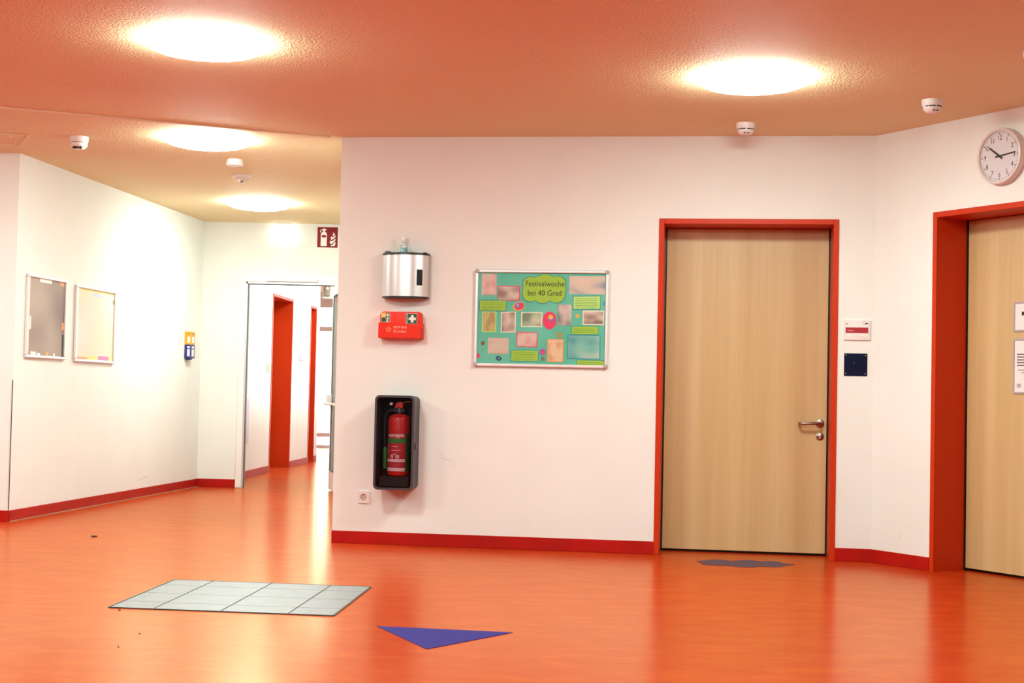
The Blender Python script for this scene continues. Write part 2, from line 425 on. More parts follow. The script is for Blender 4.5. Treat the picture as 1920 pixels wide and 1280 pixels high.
# ------------------------------------------------------------------ wooden doors in orange frames
def wood_door(name, W, u0, u1, top, label, depth=0.25, handle=True, fw_=0.034):
    t = W.thing(name, label, 'door', u0, 0, kind='structure')
    L = u1 - u0
    bm = NB()
    for x0, x1 in ((0, fw_), (L - fw_, L)):
        box(bm, x0, x1, -0.008, 0.0, 0, top, 0.002, 1)
    box(bm, fw_, L - fw_, -0.008, 0.0, top - fw_, top, 0.002, 1)
    box(bm, 0.0165, fw_, 0.0, depth + 0.01, 0, top - 0.0165); box(bm, L - fw_, L - 0.0165, 0.0, depth + 0.01, 0, top - 0.0165)
    box(bm, fw_, L - fw_, 0.0, depth + 0.01, top - fw_, top - 0.0165)
    obj('door_frame', bm, M_FRAME, t)
    bm = NB()
    for x0, x1 in ((fw_, fw_ + 0.007), (L - fw_ - 0.007, L - fw_)):
        box(bm, x0, x1, depth - 0.006, depth + 0.02, 0.0, top - fw_)
    obj('seal', bm, M_BLACK, t)
    lf = obj('door_leaf', box(NB(), fw_ + 0.010, L - fw_ - 0.010, depth, depth + 0.042, 0.016, top - fw_ - 0.004, 0.0015, 1), M_VENEER, t)
    bm = NB(); box(bm, fw_, L - fw_, depth + 0.05, depth + 0.06, 0, top - fw_); obj('gap_shade_panel', bm, M_BLACK, t)  # black panel behind the leaf stands in for the shade in its gaps
    return t, lf
d1, leaf1 = wood_door('door_1', WC, *D1, 2.165, 'beech wooden door in an orange frame beside the notice board')
d2, leaf2 = wood_door('door_2', WR, 0.503, 1.645, 2.162, 'beech wooden door in a deep orange frame below the clock')
# lever handle and key rose on the middle door (local to the door, leaf front at y = .25)
hx = 3.180 - D1[0]
bm = NB(); lathe(bm, [(0, -0.009), (0.022, -0.009), (0.0265, -0.006), (0.0265, 0.0)], 32, 'Y', (hx, 0.25, 0.860)); obj('handle_rose', bm, M_STEEL, leaf1, True)
bm = NB()
pth = [(hx, 0.245, 0.860), (hx, 0.205, 0.860), (hx - 0.004, 0.194, 0.860), (hx - 0.014, 0.188, 0.860), (hx - 0.11, 0.188, 0.859), (hx - 0.122, 0.190, 0.859), (hx - 0.130, 0.198, 0.859), (hx - 0.132, 0.21, 0.859), (hx - 0.132, 0.236, 0.859)]
tube(bm, pth, 0.0095, 14); obj('door_handle', bm, M_STEEL, leaf1, True, label='satin steel U-shaped lever handle')
bm = NB(); lathe(bm, [(0, -0.008), (0.021, -0.008), (0.0255, -0.005), (0.0255, 0.0)], 32, 'Y', (hx, 0.25, 0.777)); obj('key_rose', bm, M_STEEL, leaf1, True)
bm = NB(); lathe(bm, [(0, -0.013), (0.007, -0.013), (0.0085, -0.012), (0.0085, -0.007)], 20, 'Y', (hx, 0.25, 0.781)); box(bm, hx - 0.004, hx + 0.004, 0.239, 0.245, 0.762, 0.777)
obj('lock_cylinder', bm, M_ALU, leaf1, True)
# the same hardware on the right door (just outside the picture, seen from a step aside)
for ch in list(leaf1.children):
    c = ch.copy(); COL.objects.link(c); c.parent = leaf2
# two framed notices on the right door
MF_GREY = mat('grey_plastic_clip_frame', (0.42, 0.36, 0.36), 0.5, var=0.05)
def door_notice(u, z0, z1, wdt, label, lines, bold):
    t = WR.thing('door_notice', label, 'notice', u, z0, -0.25, group='notices on the right door')
    h = z1 - z0
    obj('notice_frame', frame_ring(NB(), (0, wdt, 0, h), (0.011, wdt - 0.011, 0.011, h - 0.011), -0.006, 0.0), MF_GREY, t)
    obj('sheet', box(NB(), 0.010, wdt - 0.010, -0.0025, 0.0, 0.010, h - 0.010), M_PAPER, t)
    for (x, zf, ln, th) in lines:
        obj('print_line', box(NB(), x, x + ln, -0.0030, -0.0024, h * zf - th / 2, h * zf + th / 2), M_INK if bold else mat('grey_print', (0.16, 0.13, 0.13), 0.7, var=0.2, vscale=90), t)
random.seed(3)
door_notice(0.905, 1.438, 1.614, 0.30, 'small grey-framed notice, upper one on the right wooden door', [(0.060, 0.60, 0.17, 0.022)], True)
ln = [(0.028, f, l, 0.0075) for f, l in ((0.715, 0.16), (0.665, 0.15), (0.615, 0.17), (0.565, 0.15), (0.515, 0.12))] + [(0.035, 0.43, 0.13, 0.004), (0.06, 0.38, 0.10, 0.004)] + [(0.028, f, 0.03, 0.004) for f in (0.175, 0.15, 0.125)]
door_notice(0.905, 1.074, 1.397, 0.235, 'tall grey-framed text sheet, lower one on the right wooden door', ln, False)
# niches of the corridor doors
for i, (a, b) in enumerate(KN):
    wood_door('door_%d' % (4 + i), WK, a, b, 2.166, ['orange-lined door niche, nearer one beyond the glazed door', 'narrow orange-lined door niche, farther one beyond the glazed door'][i], depth=0.27)

# ------------------------------------------------------------------ glazed corridor door
t = WB.thing('door_3', 'white framed glass corridor door standing open', 'door', 0, 0, kind='structure')
bm = NB()
box(bm, FB0, FB0 + 0.062, -0.03, 0.10, 0, 2.16, 0.003, 1); box(bm, FB1 - 0.062, FB1, -0.03, 0.10, 0, 2.16, 0.003, 1); box(bm, FB0 + 0.062, FB1 - 0.062, -0.03, 0.10, 2.095, 2.16, 0.003, 1)
obj('door_frame', bm, M_LACQ, t)
bm = NB(); box(bm, FB0 + 0.062, FB0 + 0.078, -0.022, 0.04, 0, 2.095); box(bm, FB0 + 0.062, FB1 - 0.062, -0.022, 0.04, 2.076, 2.095); obj('metal_edge', bm, M_ALU, t)
bm = NB(); box(bm, FB0 + 0.078, FB0 + 0.085, -0.012, 0.05, 0, 2.076); box(bm, FB0 + 0.078, FB1 - 0.062, -0.012, 0.05, 2.068, 2.076); obj('seal', bm, M_GASKET, t)
bm = NB(); box(bm, 0.66, 1.18, -0.055, -0.03, 2.100, 2.135, 0.004, 1); obj('door_closer_rail', bm, M_ALUF, t)
# the open leaf: local frame with X running along the leaf from its hinge
lf = empty('leaf', (-1.826 - B.x, 15.13 - B.y, 0.012), math.atan2(-0.976, 0.217)); lf.parent = t
LW, LH = 0.90, 2.045
bm = NB()
box(bm, 0, 0.10, 0, 0.05, 0, LH, 0.003, 1); box(bm, LW - 0.10, LW, 0, 0.05, 0, LH, 0.003, 1)
box(bm, 0.10, LW - 0.10, 0, 0.05, LH - 0.10, LH, 0.003, 1); box(bm, 0.10, LW - 0.10, 0, 0.05, 0, 0.19, 0.003, 1)
obj('leaf_frame', bm, M_LACQ, lf)
obj('seal', frame_ring(NB(), (0.098, LW - 0.098, 0.188, LH - 0.098), (0.110, LW - 0.110, 0.200, LH - 0.110), -0.003, 0.008), M_GASKET, lf)
obj('pane', box(NB(), 0.11, LW - 0.11, 0.010, 0.016, 0.19, LH - 0.10), M_GLASS, lf)
bm = NB(); box(bm, 0.02, 0.14, -0.045, 0.0, 0.84, 0.95, 0.004, 1); tube(bm, [(0.03, -0.05, 0.86), (0.15, -0.075, 0.86), (LW - 0.15, -0.075, 0.86), (LW - 0.03, -0.05, 0.86)], 0.013, 10)
obj('push_bar', bm, M_ALUF, lf, True)

# ------------------------------------------------------------------ far lobby: beam, glazed end
bm = NB(); box(bm, -2.755, -0.95, 21.55, 21.75, 2.33, H); o = obj('trim_3', bm, M_WALL); tag(o, 'lowered ceiling beam at the far end of the corridor', 'trim', kind='structure')
t = WE.thing('window_1', 'bright glazed double doors at the far end of the corridor', 'window', 1.1, 0, kind='structure')
bm = NB()
for x in (0, 1.307, 2.613, 3.92): box(bm, x, x + 0.08, 0.02, 0.10, 0, 2.5)
for z0, z1 in ((0.0, 0.05), (0.19, 0.26), (2.03, 2.11), (2.44, 2.5)):
    for x in (0.08, 1.387, 2.693): box(bm, x, x + 1.227, 0.02, 0.10, z0, z1)
obj('window_frame', bm, M_LACQ, t)
for x in (0.08, 1.387, 2.693):
    obj('pane', box(NB(), x, x + 1.227, 0.055, 0.063, 0.26, 2.03), M_GLASS, t); obj('pane', box(NB(), x, x + 1.227, 0.055, 0.063, 2.11, 2.44), M_GLASS, t)
bm = NB(); box(bm, -14, 10, 27.0, 48, -0.2, -0.05)
o = obj('ground_outside', bm, mat('pale_paving', (0.5, 0.5, 0.48), 0.9, var=0.2, vscale=3)); tag(o, 'pale paved ground outside the glazed doors', 'ground', kind='structure')

# ------------------------------------------------------------------ ceiling lights
def make_light():
    t = empty('ceiling_light', (0, 0, H))
    bm = NB(); lathe(bm, [(0.27, 0.0), (0.27, -0.014), (0.25, -0.014), (0.25, 0.0)], 44, 'Z'); obj('base_ring', bm, M_WHITE, t, True)
    bm = NB(); lathe(bm, [(0.265, -0.008), (0.278, -0.012), (0.282, -0.022), (0.277, -0.032), (0.25, -0.044), (0.20, -0.055), (0.14, -0.062), (0.07, -0.066), (0, -0.067)], 44, 'Z', closed_ends=False)
    obj('diffuser', bm, M_DOME, t, True)
    return t
LG = make_light()
spots = [((-1.53, 7.25), 'large glowing opal dome light nearest the upper left'), ((1.24, 7.80), 'glowing opal dome light above the notice board and middle door'),
         ((-2.10, 10.10), 'glowing opal dome light over the corridor entrance'), ((-2.33, 13.55), 'far opal dome light before the glazed corridor door'),
         ((-0.96, 4.35), None), ((1.81, 4.90), None), ((-0.4, 1.4), None), ((-4.3, 6.7), None), ((-5.0, 9.3), None), ((-3.75, 3.8), None), ((-3.2, 0.9), None),  # unseen domes; the leftmost is added to brighten the left wall strip
         ((-2.0, 17.9), None), ((-1.9, 20.6), None)]  # unseen domes added to light the corridor beyond the glazed door
for i, ((x, y), lb) in enumerate(spots):
    o = LG if i == 0 else copy_tree(LG)
    o.location = (x, y, H)
    tag(o, lb or 'unseen opal dome light outside the picture', 'ceiling light', 'opal dome ceiling lights')

# ------------------------------------------------------------------ detectors on the ceiling
def arc_slot(bm, r, z, a0, a1, th, n=8):
    vs = []
    for i in range(n + 1):
        a = R(a0 + (a1 - a0) * i / n)
        vs.append([bm.verts.new((rr * math.cos(a), rr * math.sin(a), zz)) for rr, zz in ((r, z - th / 2), (r, z + th / 2), (r - 0.006, z + th / 2), (r - 0.006, z - th / 2))])
    for a, b in zip(vs, vs[1:]):
        for k in range(4): bm.faces.new((a[k], b[k], b[(k + 1) % 4], a[(k + 1) % 4]))
    bm.faces.new(vs[0]); bm.faces.new(vs[-1])
    bmesh.ops.recalc_face_normals(bm, faces=bm.faces)
def make_detector():
    t = empty('smoke_detector', (0, 0, H))
    bm = NB(); lathe(bm, [(0.057, 0.0), (0.057, -0.012), (0.055, -0.030), (0.052, -0.036)], 40, 'Z'); obj('base', bm, M_WHITE, t, True)
    bm = NB(); lathe(bm, [(0.051, -0.030), (0.051, -0.042), (0.046, -0.056), (0.036, -0.067), (0.026, -0.071), (0, -0.072)], 40, 'Z'); obj('housing', bm, M_WHITE, t, True)
    for a0, a1 in ((-162, -142), (-138, -98), (-88, -48), (-43, -22), (30, 70), (110, 150)):
        bm = NB(); arc_slot(bm, 0.0535, -0.040, a0, a1, 0.0055); obj('slot', bm, M_BLACK, t)
    bm = NB(); box(bm, -0.016, -0.004, -0.044, -0.034, -0.067, -0.060); box(bm, 0.003, 0.018, -0.044, -0.034, -0.067, -0.060); obj('print', bm, mat('grey_mark', (0.22, 0.14, 0.11), 0.6, var=0.2), t)
    return t
SD = make_detector()
for i, (x, y, rz, lb) in enumerate(((1.406, 9.12, 0, 'white smoke detector close to the wall above the notice board and door'), (2.318, 8.29, 14, 'white smoke detector on the ceiling left of the clock'),
                                    (2.475, 7.09, 30, 'white smoke detector cut off by the right picture edge'))):
    o = SD if i == 0 else copy_tree(SD)
    o.location = (x, y, H); o.rotation_euler = (0, 0, R(rz)); tag(o, lb, 'smoke detector', 'white smoke detectors')
t = empty('smoke_detector', (-2.985, 10.15, H)); tag(t, 'two-tier white smoke detector with dark grille above the posters', 'smoke detector')
bm = NB(); lathe(bm, [(0.062, 0), (0.062, -0.012), (0.060, -0.034), (0.057, -0.040)], 40, 'Z'); obj('base', bm, M_WHITE, t, True)
bm = NB(); lathe(bm, [(0.054, -0.040), (0.054, -0.043)], 40, 'Z'); obj('joint_ring', bm, mat('dark_joint_grey', (0.12, 0.08, 0.07), 0.7, var=0.2), t)
bm = NB(); lathe(bm, [(0.057, -0.043), (0.056, -0.064), (0.050, -0.070), (0.036, -0.086), (0, -0.088)], 40, 'Z'); obj('housing', bm, M_WHITE, t, True)
for a0, a1 in ((-140, -92), (-88, -76), (-72, -50), (40, 100)):
    bm = NB()
    n = 6; vs = []
    for i in range(n + 1):
        a = R(a0 + (a1 - a0) * i / n)
        vs.append([bm.verts.new((r_ * math.cos(a), r_ * math.sin(a), z_)) for r_, z_ in ((0.0505, -0.0725), (0.0395, -0.0855))])
    for a, b in zip(vs, vs[1:]): bm.faces.new((a[0], b[0], b[1], a[1]))
    bmesh.ops.solidify(bm, geom=bm.faces[:], thickness=0.003); obj('grille_slot', bm, M_BLACK, t)
t = empty('alarm_sounder', (-2.085, 11.02, H)); tag(t, 'flat white round alarm puck on the corridor ceiling', 'sounder')
bm = NB(); lathe(bm, [(0.060, 0), (0.063, -0.038), (0.060, -0.045), (0.030, -0.047), (0, -0.047)], 40, 'Z'); obj('housing', bm, M_WHITE, t, True)
bm = NB(); lathe(bm, [(0.005, -0.046), (0.005, -0.049), (0, -0.049)], 12, 'Z', (0, -0.04, 0)); obj('indicator', bm, MF_GREY, t)
t = empty('presence_sensor', (-2.175, 11.80, H)); tag(t, 'faceted white presence sensor behind the round alarm puck', 'sensor')
bm = NB(); lathe(bm, [(0.072, 0), (0.075, -0.014), (0.070, -0.02)], 36, 'Z'); obj('base', bm, M_WHITE, t, True)
bm = NB()
top = [bm.verts.new((0.066 * math.cos(R(a)), 0.066 * math.sin(R(a)), -0.019)) for a in (-90, 30, 150)]
mid = [bm.verts.new((0.060 * math.cos(R(a)), 0.060 * math.sin(R(a)), -0.040)) for a in (-90, 30, 150)]
lo = bm.verts.new((0, 0, -0.060))
for k in range(3):
    bm.faces.new((top[k], top[(k + 1) % 3], mid[(k + 1) % 3], mid[k])); bm.faces.new((mid[k], mid[(k + 1) % 3], lo))
bm.faces.new(top); bmesh.ops.recalc_face_normals(bm, faces=bm.faces); obj('lens', bm, mat('pale_sensor_lens', (0.72, 0.66, 0.60), 0.25, var=0.03), t)
bm = NB(); lathe(bm, [(0.010, -0.050), (0.010, -0.062), (0, -0.064)], 16, 'Z', (0.004, -0.008, 0)); obj('sensor_eye', bm, M_GASKET, t, True)
# ceiling hatch at the left picture edge
t = empty('ceiling_hatch', (-3.412, 10.28, H), R(24.5)); tag(t, 'shallow square ceiling hatch at the left picture edge', 'hatch')
obj('panel', box(NB(), -0.44, 0.0, -0.20, 0.20, -0.012, 0.0, 0.003, 1), M_CEIL, t)
bm = NB(); box(bm, 0.0, 0.012, -0.205, 0.212, -0.018, 0.0, 0.002, 1); box(bm, -0.44, 0.0, 0.20, 0.212, -0.018, 0.0, 0.002, 1); obj('hatch_rim', bm, mat('painted_joint_strip', (0.80, 0.66, 0.43)), t)
for x in (-0.10, -0.22):
    bm = NB(); lathe(bm, [(0.014, -0.011), (0.014, -0.016), (0.006, -0.020), (0, -0.021)], 16, 'Z', (x, -0.14, 0)); obj('latch', bm, M_WHITE, t, True)

# ------------------------------------------------------------------ wall clock
t = WR.thing('wall_clock', 'round white wall clock with black numerals above the right door', 'clock', 1.045, 2.432)
CR = 0.163
M_RIM = mat('pearl_white_clock_case', (0.70, 0.62, 0.58), 0.35, var=0.03)
bm = NB(); lathe(bm, [(CR - 0.006, 0.0), (CR, -0.006), (CR, -0.036), (CR - 0.004, -0.046), (CR - 0.012, -0.048), (CR - 0.018, -0.044), (CR - 0.019, -0.034), (0, -0.034)], 64, 'Y'); obj('case', bm, M_RIM, t, True)
bm = NB(); lathe(bm, [(CR - 0.0195, -0.033), (CR - 0.0195, -0.0355), (0, -0.0355)], 64, 'Y', closed_ends=False); obj('clock_face', bm, mat('clock_face_white', (0.80, 0.74, 0.76), 0.5, var=0.015), t)
bm = NB()
for k in range(60):
    a = 2 * PI * k / 60; big = k % 5 == 0
    r0_, r1_, hw = (0.124 if big else 0.130), 0.139, (0.0021 if big else 0.0011)
    s, c = math.sin(a), math.cos(a)
    vs = [bm.verts.new((r_ * s + w_ * c, -0.0362, r_ * c - w_ * s)) for r_, w_ in ((r0_, -hw), (r0_, hw), (r1_, hw), (r1_, -hw))]
    bm.faces.new(vs)
obj('minute_track', bm, M_INK, t)
for k in range(1, 13):
    a = 2 * PI * k / 12
    bm = NB(); text(bm, str(k), 0.107 * math.sin(a), 0.107 * math.cos(a) - 0.002, 0.040, -0.0364, sx=0.82); obj('numeral', bm, M_INK, t)
def hand(name, a, ln, tail, w0, w1, y):
    s, c = math.sin(a), math.cos(a)
    pts = [(r_ * s + w_ * c, r_ * c - w_ * s) for r_, w_ in ((-tail, -w0), (-tail, w0), (ln, w1), (ln, -w1))]
    bm = NB(); prism(bm, pts, y - 0.0012, y); bmesh.ops.recalc_face_normals(bm, faces=bm.faces); obj(name, bm, M_BLACK, t)
hand('hour_hand', 2 * PI * (10.23 / 12), 0.088, 0.026, 0.0058, 0.0046, -0.0385)
hand('minute_hand', 2 * PI * (14.1 / 60), 0.118, 0.030, 0.0042, 0.0030, -0.0400)
bm = NB(); lathe(bm, [(0.007, -0.037), (0.007, -0.0422), (0, -0.0425)], 16, 'Y'); obj('hub', bm, M_BLACK, t)
bm = NB(); lathe(bm, [(CR - 0.0185, -0.0430), (CR - 0.0185, -0.0440), (0, -0.0440)], 48, 'Y', closed_ends=False); obj('clock_glass', bm, M_GLASS, t)

# ------------------------------------------------------------------ notice board
BW, BH = 0.880, 0.636
nb = WC.thing('notice_board', 'aluminium framed turquoise notice board headed Festivalwoche bei 40 Grad', 'notice board', 0.928, 1.187)
def strip(x0, x1, z0, z1): return box(NB(), x0, x1, -0.022, 0.0, z0, z1, 0.006, 2)
for b in ((0.020, BW - 0.020, BH - 0.021, BH), (0.020, BW - 0.020, 0, 0.021), (0, 0.021, 0.020, BH - 0.020), (BW - 0.021, BW, 0.020, BH - 0.020)):
    obj('frame_rail', strip(*b), M_ALUF, nb)
for x in (0, BW - 0.026):
    for z in (0, BH - 0.026):
        bm = NB(); prism(bm, rrect(x - 0.001, x + 0.027, z - 0.001, z + 0.027, 0.011), -0.025, 0.0, 0.003); obj('corner_cap', bm, MF_GREY, nb, True)
M_TEAL = mat('turquoise_card', (0.075, 0.42, 0.28), 0.7, col2=(0.13, 0.50, 0.38), vscale=3.0)
obj('backing_card', box(NB(), 0.02, BW - 0.02, -0.008, 0.0, 0.02, BH - 0.02), M_TEAL, nb)
def bx(X): return 0.02 + (X - 160) / (1615 - 160) * (BW - 0.04)
def bz(Y): return BH - 0.02 - (Y - 135) / (1170 - 135) * (BH - 0.04)
def flat(name, pts, m, lay, parent=nb, lab=None):
    bm = NB(); prism(bm, [(bx(x), bz(y)) for x, y in pts], -0.008 - 0.0009 * lay, -0.0075); bmesh.ops.recalc_face_normals(bm, faces=bm.faces)
    return obj(name, bm, m, parent, label=lab)
def br(x0, y0, x1, y1, tilt=0): return [(x0, y1 + tilt), (x1, y1 - tilt), (x1, y0 - tilt), (x0, y0 + tilt)]
M_LIME = mat('lime_green_card', (0.30, 0.52, 0.045), 0.7, var=0.05, vscale=20)
M_LIME2 = mat('pale_lime_card', (0.44, 0.72, 0.20), 0.7, var=0.05, vscale=20)
M_BLUEE = mat('blue_pen_edge', (0.03, 0.28, 0.30), 0.7, var=0.1)
M_PINK = mat('pink_card', (0.66, 0.035, 0.11), 0.6, var=0.04)
M_YEL = mat('yellow_card', (0.80, 0.42, 0.03), 0.6, var=0.04)
M_VIO = mat('violet_card', (0.16, 0.16, 0.55), 0.6, var=0.05)
M_ORG = mat('orange_edge_paper', (0.85, 0.28, 0.08), 0.6, var=0.05)
M_CREAM = mat('cream_photo_edge', (0.82, 0.74, 0.58), 0.6, var=0.05)
# title cloud
def cloud(cx, cy, sx, sy):
    bumps = [(-170, -75, 105), (-20, -90, 110), (150, -80, 110), (200, 5, 70), (165, 80, 100), (15, 95, 110), (-60, 90, 90), (-175, 70, 95), (-210, 0, 60)]
    out = []
    for k in range(96):
        a = 2 * PI * k / 96; dx, dy = math.cos(a), math.sin(a)
        best = 0
        for (px, py, r_) in bumps:
            b_ = px * dx + py * dy; c_ = px * px + py * py - r_ * r_; disc = b_ * b_ - c_
            if disc > 0: best = max(best, b_ + math.sqrt(disc))
        out.append((cx + dx * best * sx, cy - dy * best * sy))
    return out
flat('title_cloud_rim', cloud(918, 315, 0.94, 0.86), M_BLUEE, 3)
tcl = flat('title_cloud', cloud(918, 315, 0.905, 0.815), M_LIME, 4, lab='lime green cloud with the title')
bm = NB(); text(bm, 'Festivalwoche', bx(925), bz(260), 0.051, -0.0122, sx=0.90); obj('title', bm, M_INK, tcl); bm = NB(); text(bm, 'bei 40 Grad', bx(922), bz(366), 0.051, -0.0122, sx=0.92); obj('title', bm, M_INK, tcl)
C_BR = ((0.20, 0.14, 0.12), (0.42, 0.33, 0.27), (0.62, 0.52, 0.45)); C_PK = ((0.45, 0.22, 0.20), (0.62, 0.42, 0.37), (0.52, 0.50, 0.42)); C_GR = ((0.16, 0.22, 0.14), (0.36, 0.45, 0.28), (0.55, 0.52, 0.38))
C_OR = ((0.45, 0.24, 0.10), (0.66, 0.46, 0.28), (0.55, 0.50, 0.30)); C_TE = ((0.06, 0.28, 0.32), (0.18, 0.45, 0.36), (0.40, 0.52, 0.42)); C_YG = ((0.25, 0.20, 0.07), (0.48, 0.36, 0.13), (0.30, 0.40, 0.08))
for i, (b, cols, edge, lay) in enumerate(((br(200, 150, 370, 390), C_PK, None, 1), (br(385, 285, 640, 455), C_BR, M_PINK, 2), (br(1200, 165, 1605, 370), ((0.20, 0.22, 0.35), (0.52, 0.46, 0.38), (0.62, 0.50, 0.40)), None, 1),
        (br(212, 580, 375, 815), C_YG, M_LIME2, 1), (br(430, 580, 598, 815, 2), C_BR, M_CREAM, 1), (br(660, 580, 900, 748), C_GR, M_CREAM, 1), (br(1075, 490, 1230, 730), ((0.10, 0.12, 0.14), (0.38, 0.33, 0.29), (0.58, 0.50, 0.44)), None, 1),
        (br(1360, 555, 1600, 715), C_BR, M_CREAM, 1), (br(612, 808, 852, 978, -2), C_PK, M_PINK, 1), (br(285, 880, 522, 1058), ((0.62, 0.34, 0.32), (0.50, 0.45, 0.35), (0.55, 0.36, 0.30)), None, 1),
        (br(965, 885, 1148, 1142), C_OR, M_ORG, 1), (br(1190, 830, 1565, 1105), C_TE, M_BLUEE, 1))):
    pts = b
    if edge is not None:
        cx = sum(p[0] for p in b) / 4; cy = sum(p[1] for p in b) / 4
        flat('photo_border', b, edge, lay); pts = [(cx + (x - cx) * (1 - 20 / abs(b[1][0] - b[0][0])), cy + (y - cy) * (1 - 18 / abs(b[1][1] - b[2][1]))) for x, y in b]
    flat('photo_print', pts, photo_mat('blurred_snapshot_%d' % i, cols, i + 1.0), lay + 0.6)
for b, m in ((br(185, 455, 480, 570), M_LIME), (br(1252, 395, 1552, 535, 3), M_LIME2), (br(1240, 735, 1535, 822, 2), M_LIME), (br(555, 1018, 862, 1135), M_LIME), (br(1305, 1118, 1608, 1170), M_LIME)):
    x0, x1 = b[0][0], b[1][0]; y1, y0 = b[0][1], b[3][1]
    flat('card_edge', [(x - 8 if x == x0 else x + 6, y + (8 if y > (y0 + y1) / 2 else -8)) for x, y in b], M_BLUEE, 2)
    cdx = flat('text_card', b, m, 3)
    bm = NB(); k = 0; yy = y0 + 22
    while yy < y1 - 10:
        prism(bm, [(bx(x0 + 22), bz(yy + 5)), (bx(x1 - 25 - 40 * random.random()), bz(yy + 5)), (bx(x1 - 25), bz(yy)), (bx(x0 + 22), bz(yy))], -0.0112, -0.0107); yy += 19
    bmesh.ops.recalc_face_normals(bm, faces=bm.faces); obj('print_lines', bm, mat('green_grey_print', (0.16, 0.33, 0.05), 0.7, var=0.1), cdx)
for (cx, cy, rx, ry, m, lay, rot) in ((630, 518, 68, 50, M_YEL, 1, -0.25), (634, 515, 58, 42, M_PINK, 2, -0.25), (618, 505, 28, 28, M_VIO, 3, 0), (619, 503, 13, 13, M_ORG, 4, 0),
        (984, 672, 78, 102, M_PINK, 2, 0), (1003, 648, 36, 34, M_VIO, 3, 0), (997, 634, 28, 26, M_YEL, 4, 0), (912, 1030, 36, 40, M_VIO, 1, 0), (917, 1030, 24, 28, M_PINK, 2, 0),
        (178, 1085, 20, 24, M_PINK, 1, 0), (412, 1112, 34, 26, mat('navy_card', (0.02, 0.05, 0.12), 0.6, var=0.1), 1, 0.3), (415, 1110, 11, 9, M_TEAL, 2, 0), (915, 1110, 21, 23, mat('olive_card', (0.15, 0.18, 0.09), 0.6, var=0.1), 1, 0),
        (1300, 615, 24, 20, M_YEL, 1, 0), (1302, 616, 12, 10, M_ORG, 2, 0), (1597, 474, 19, 23, M_BLUEE, 1, 0), (1597, 474, 9, 11, M_TEAL, 2, 0), (228, 942, 20, 26, mat('brown_card', (0.20, 0.07, 0.04), 0.6, var=0.1), 1, 0.3)):
    flat('paper_disc', ell(cx, cy, rx, ry, 28, rot), m, lay)
flat('brown_tag', br(1062, 802, 1135, 868), mat('khaki_tag', (0.26, 0.30, 0.10), 0.6, var=0.1), 1)

# ------------------------------------------------------------------ paper towel dispenser and spray bottle
t = WC.thing('towel_dispenser', 'brushed silver paper towel dispenser with black window, above the first aid box', 'dispenser', 0.318, 1.624)
DW, DH, DD = 0.300, 0.296, 0.13
def dsp(off, dd): 
    out = [(-off, 0.0)]
    for i in range(17):
        f = i / 16.0; x = -off + (DW + 2 * off) * f
        out.append((x, -(0.062 + (dd - 0.062) * (1 - (2 * f - 1) ** 2) ** 0.75) - off))
    out.append((DW + off, 0.0)); return out
bm = NB(); slab(bm, dsp(0, DD), 0.010, DH - 0.012); bmesh.ops.recalc_face_normals(bm, faces=bm.faces); obj('cover', bm, M_ALU, t, True)
bm = NB(); slab(bm, dsp(0.002, DD), DH - 0.014, DH); bmesh.ops.recalc_face_normals(bm, faces=bm.faces); obj('top_cap', bm, M_BLACK, t, True)
bm = NB(); slab(bm, dsp(0.002, DD), 0.0, 0.010); bmesh.ops.recalc_face_normals(bm, faces=bm.faces); obj('bottom_cap', bm, M_BLACK, t, True)
bm = NB(); n = 6
xs = [0.238 + 0.034 * i / n for i in range(n + 1)]
def fy(x): f = x / DW; return -(0.062 + (DD - 0.062) * (1 - (2 * f - 1) ** 2) ** 0.75)
va = [bm.verts.new((x, fy(x) - 0.0015, z)) for z in (0.082, 0.186) for x in xs]
for i in range(n): bm.faces.new((va[i], va[i + 1], va[n + 2 + i], va[n + 1 + i]))
bmesh.ops.solidify(bm, geom=bm.faces[:], thickness=0.004); bmesh.ops.recalc_face_normals(bm, faces=bm.faces); obj('level_window', bm, M_BLACK, t)
for x0, x1, hh in ((0.008, 0.042, 0.014), (0.175, 0.198, 0.008), (0.262, 0.288, 0.007)):
    obj('cap_knob', box(NB(), x0, x1, -0.058, -0.015, DH, DH + hh, 0.003, 1), M_BLACK, t)
t = WC.thing('spray_bottle', 'small clear spray bottle with teal liquid on top of the towel dispenser', 'bottle', 0.318 + 0.137, 1.624 + DH + 0.0005, 0.062)
bm = NB(); lathe(bm, [(0, 0), (0.021, 0), (0.0235, 0.003), (0.0235, 0.052), (0.021, 0.062), (0.013, 0.074), (0.010, 0.078), (0.010, 0.088)], 28, 'Z'); obj('bottle_body', bm, glass_mat('bottle_plastic', (0.93, 0.94, 0.93), 0.15, 0.1), t, True)
bm = NB(); lathe(bm, [(0, 0.002), (0.0215, 0.002), (0.0222, 0.005), (0.0222, 0.036), (0, 0.036)], 28, 'Z'); obj('liquid', bm, mat('teal_liquid', (0.16, 0.52, 0.54), 0.2, var=0.05), t, True)
bm = NB(); lathe(bm, [(0.0115, 0.086), (0.0115, 0.098), (0.008, 0.101), (0.007, 0.118), (0.006, 0.124), (0, 0.126)], 20, 'Z'); box(bm, -0.004, 0.004, -0.020, 0.0, 0.112, 0.120); obj('spray_head', bm, M_WHITE, t, True)

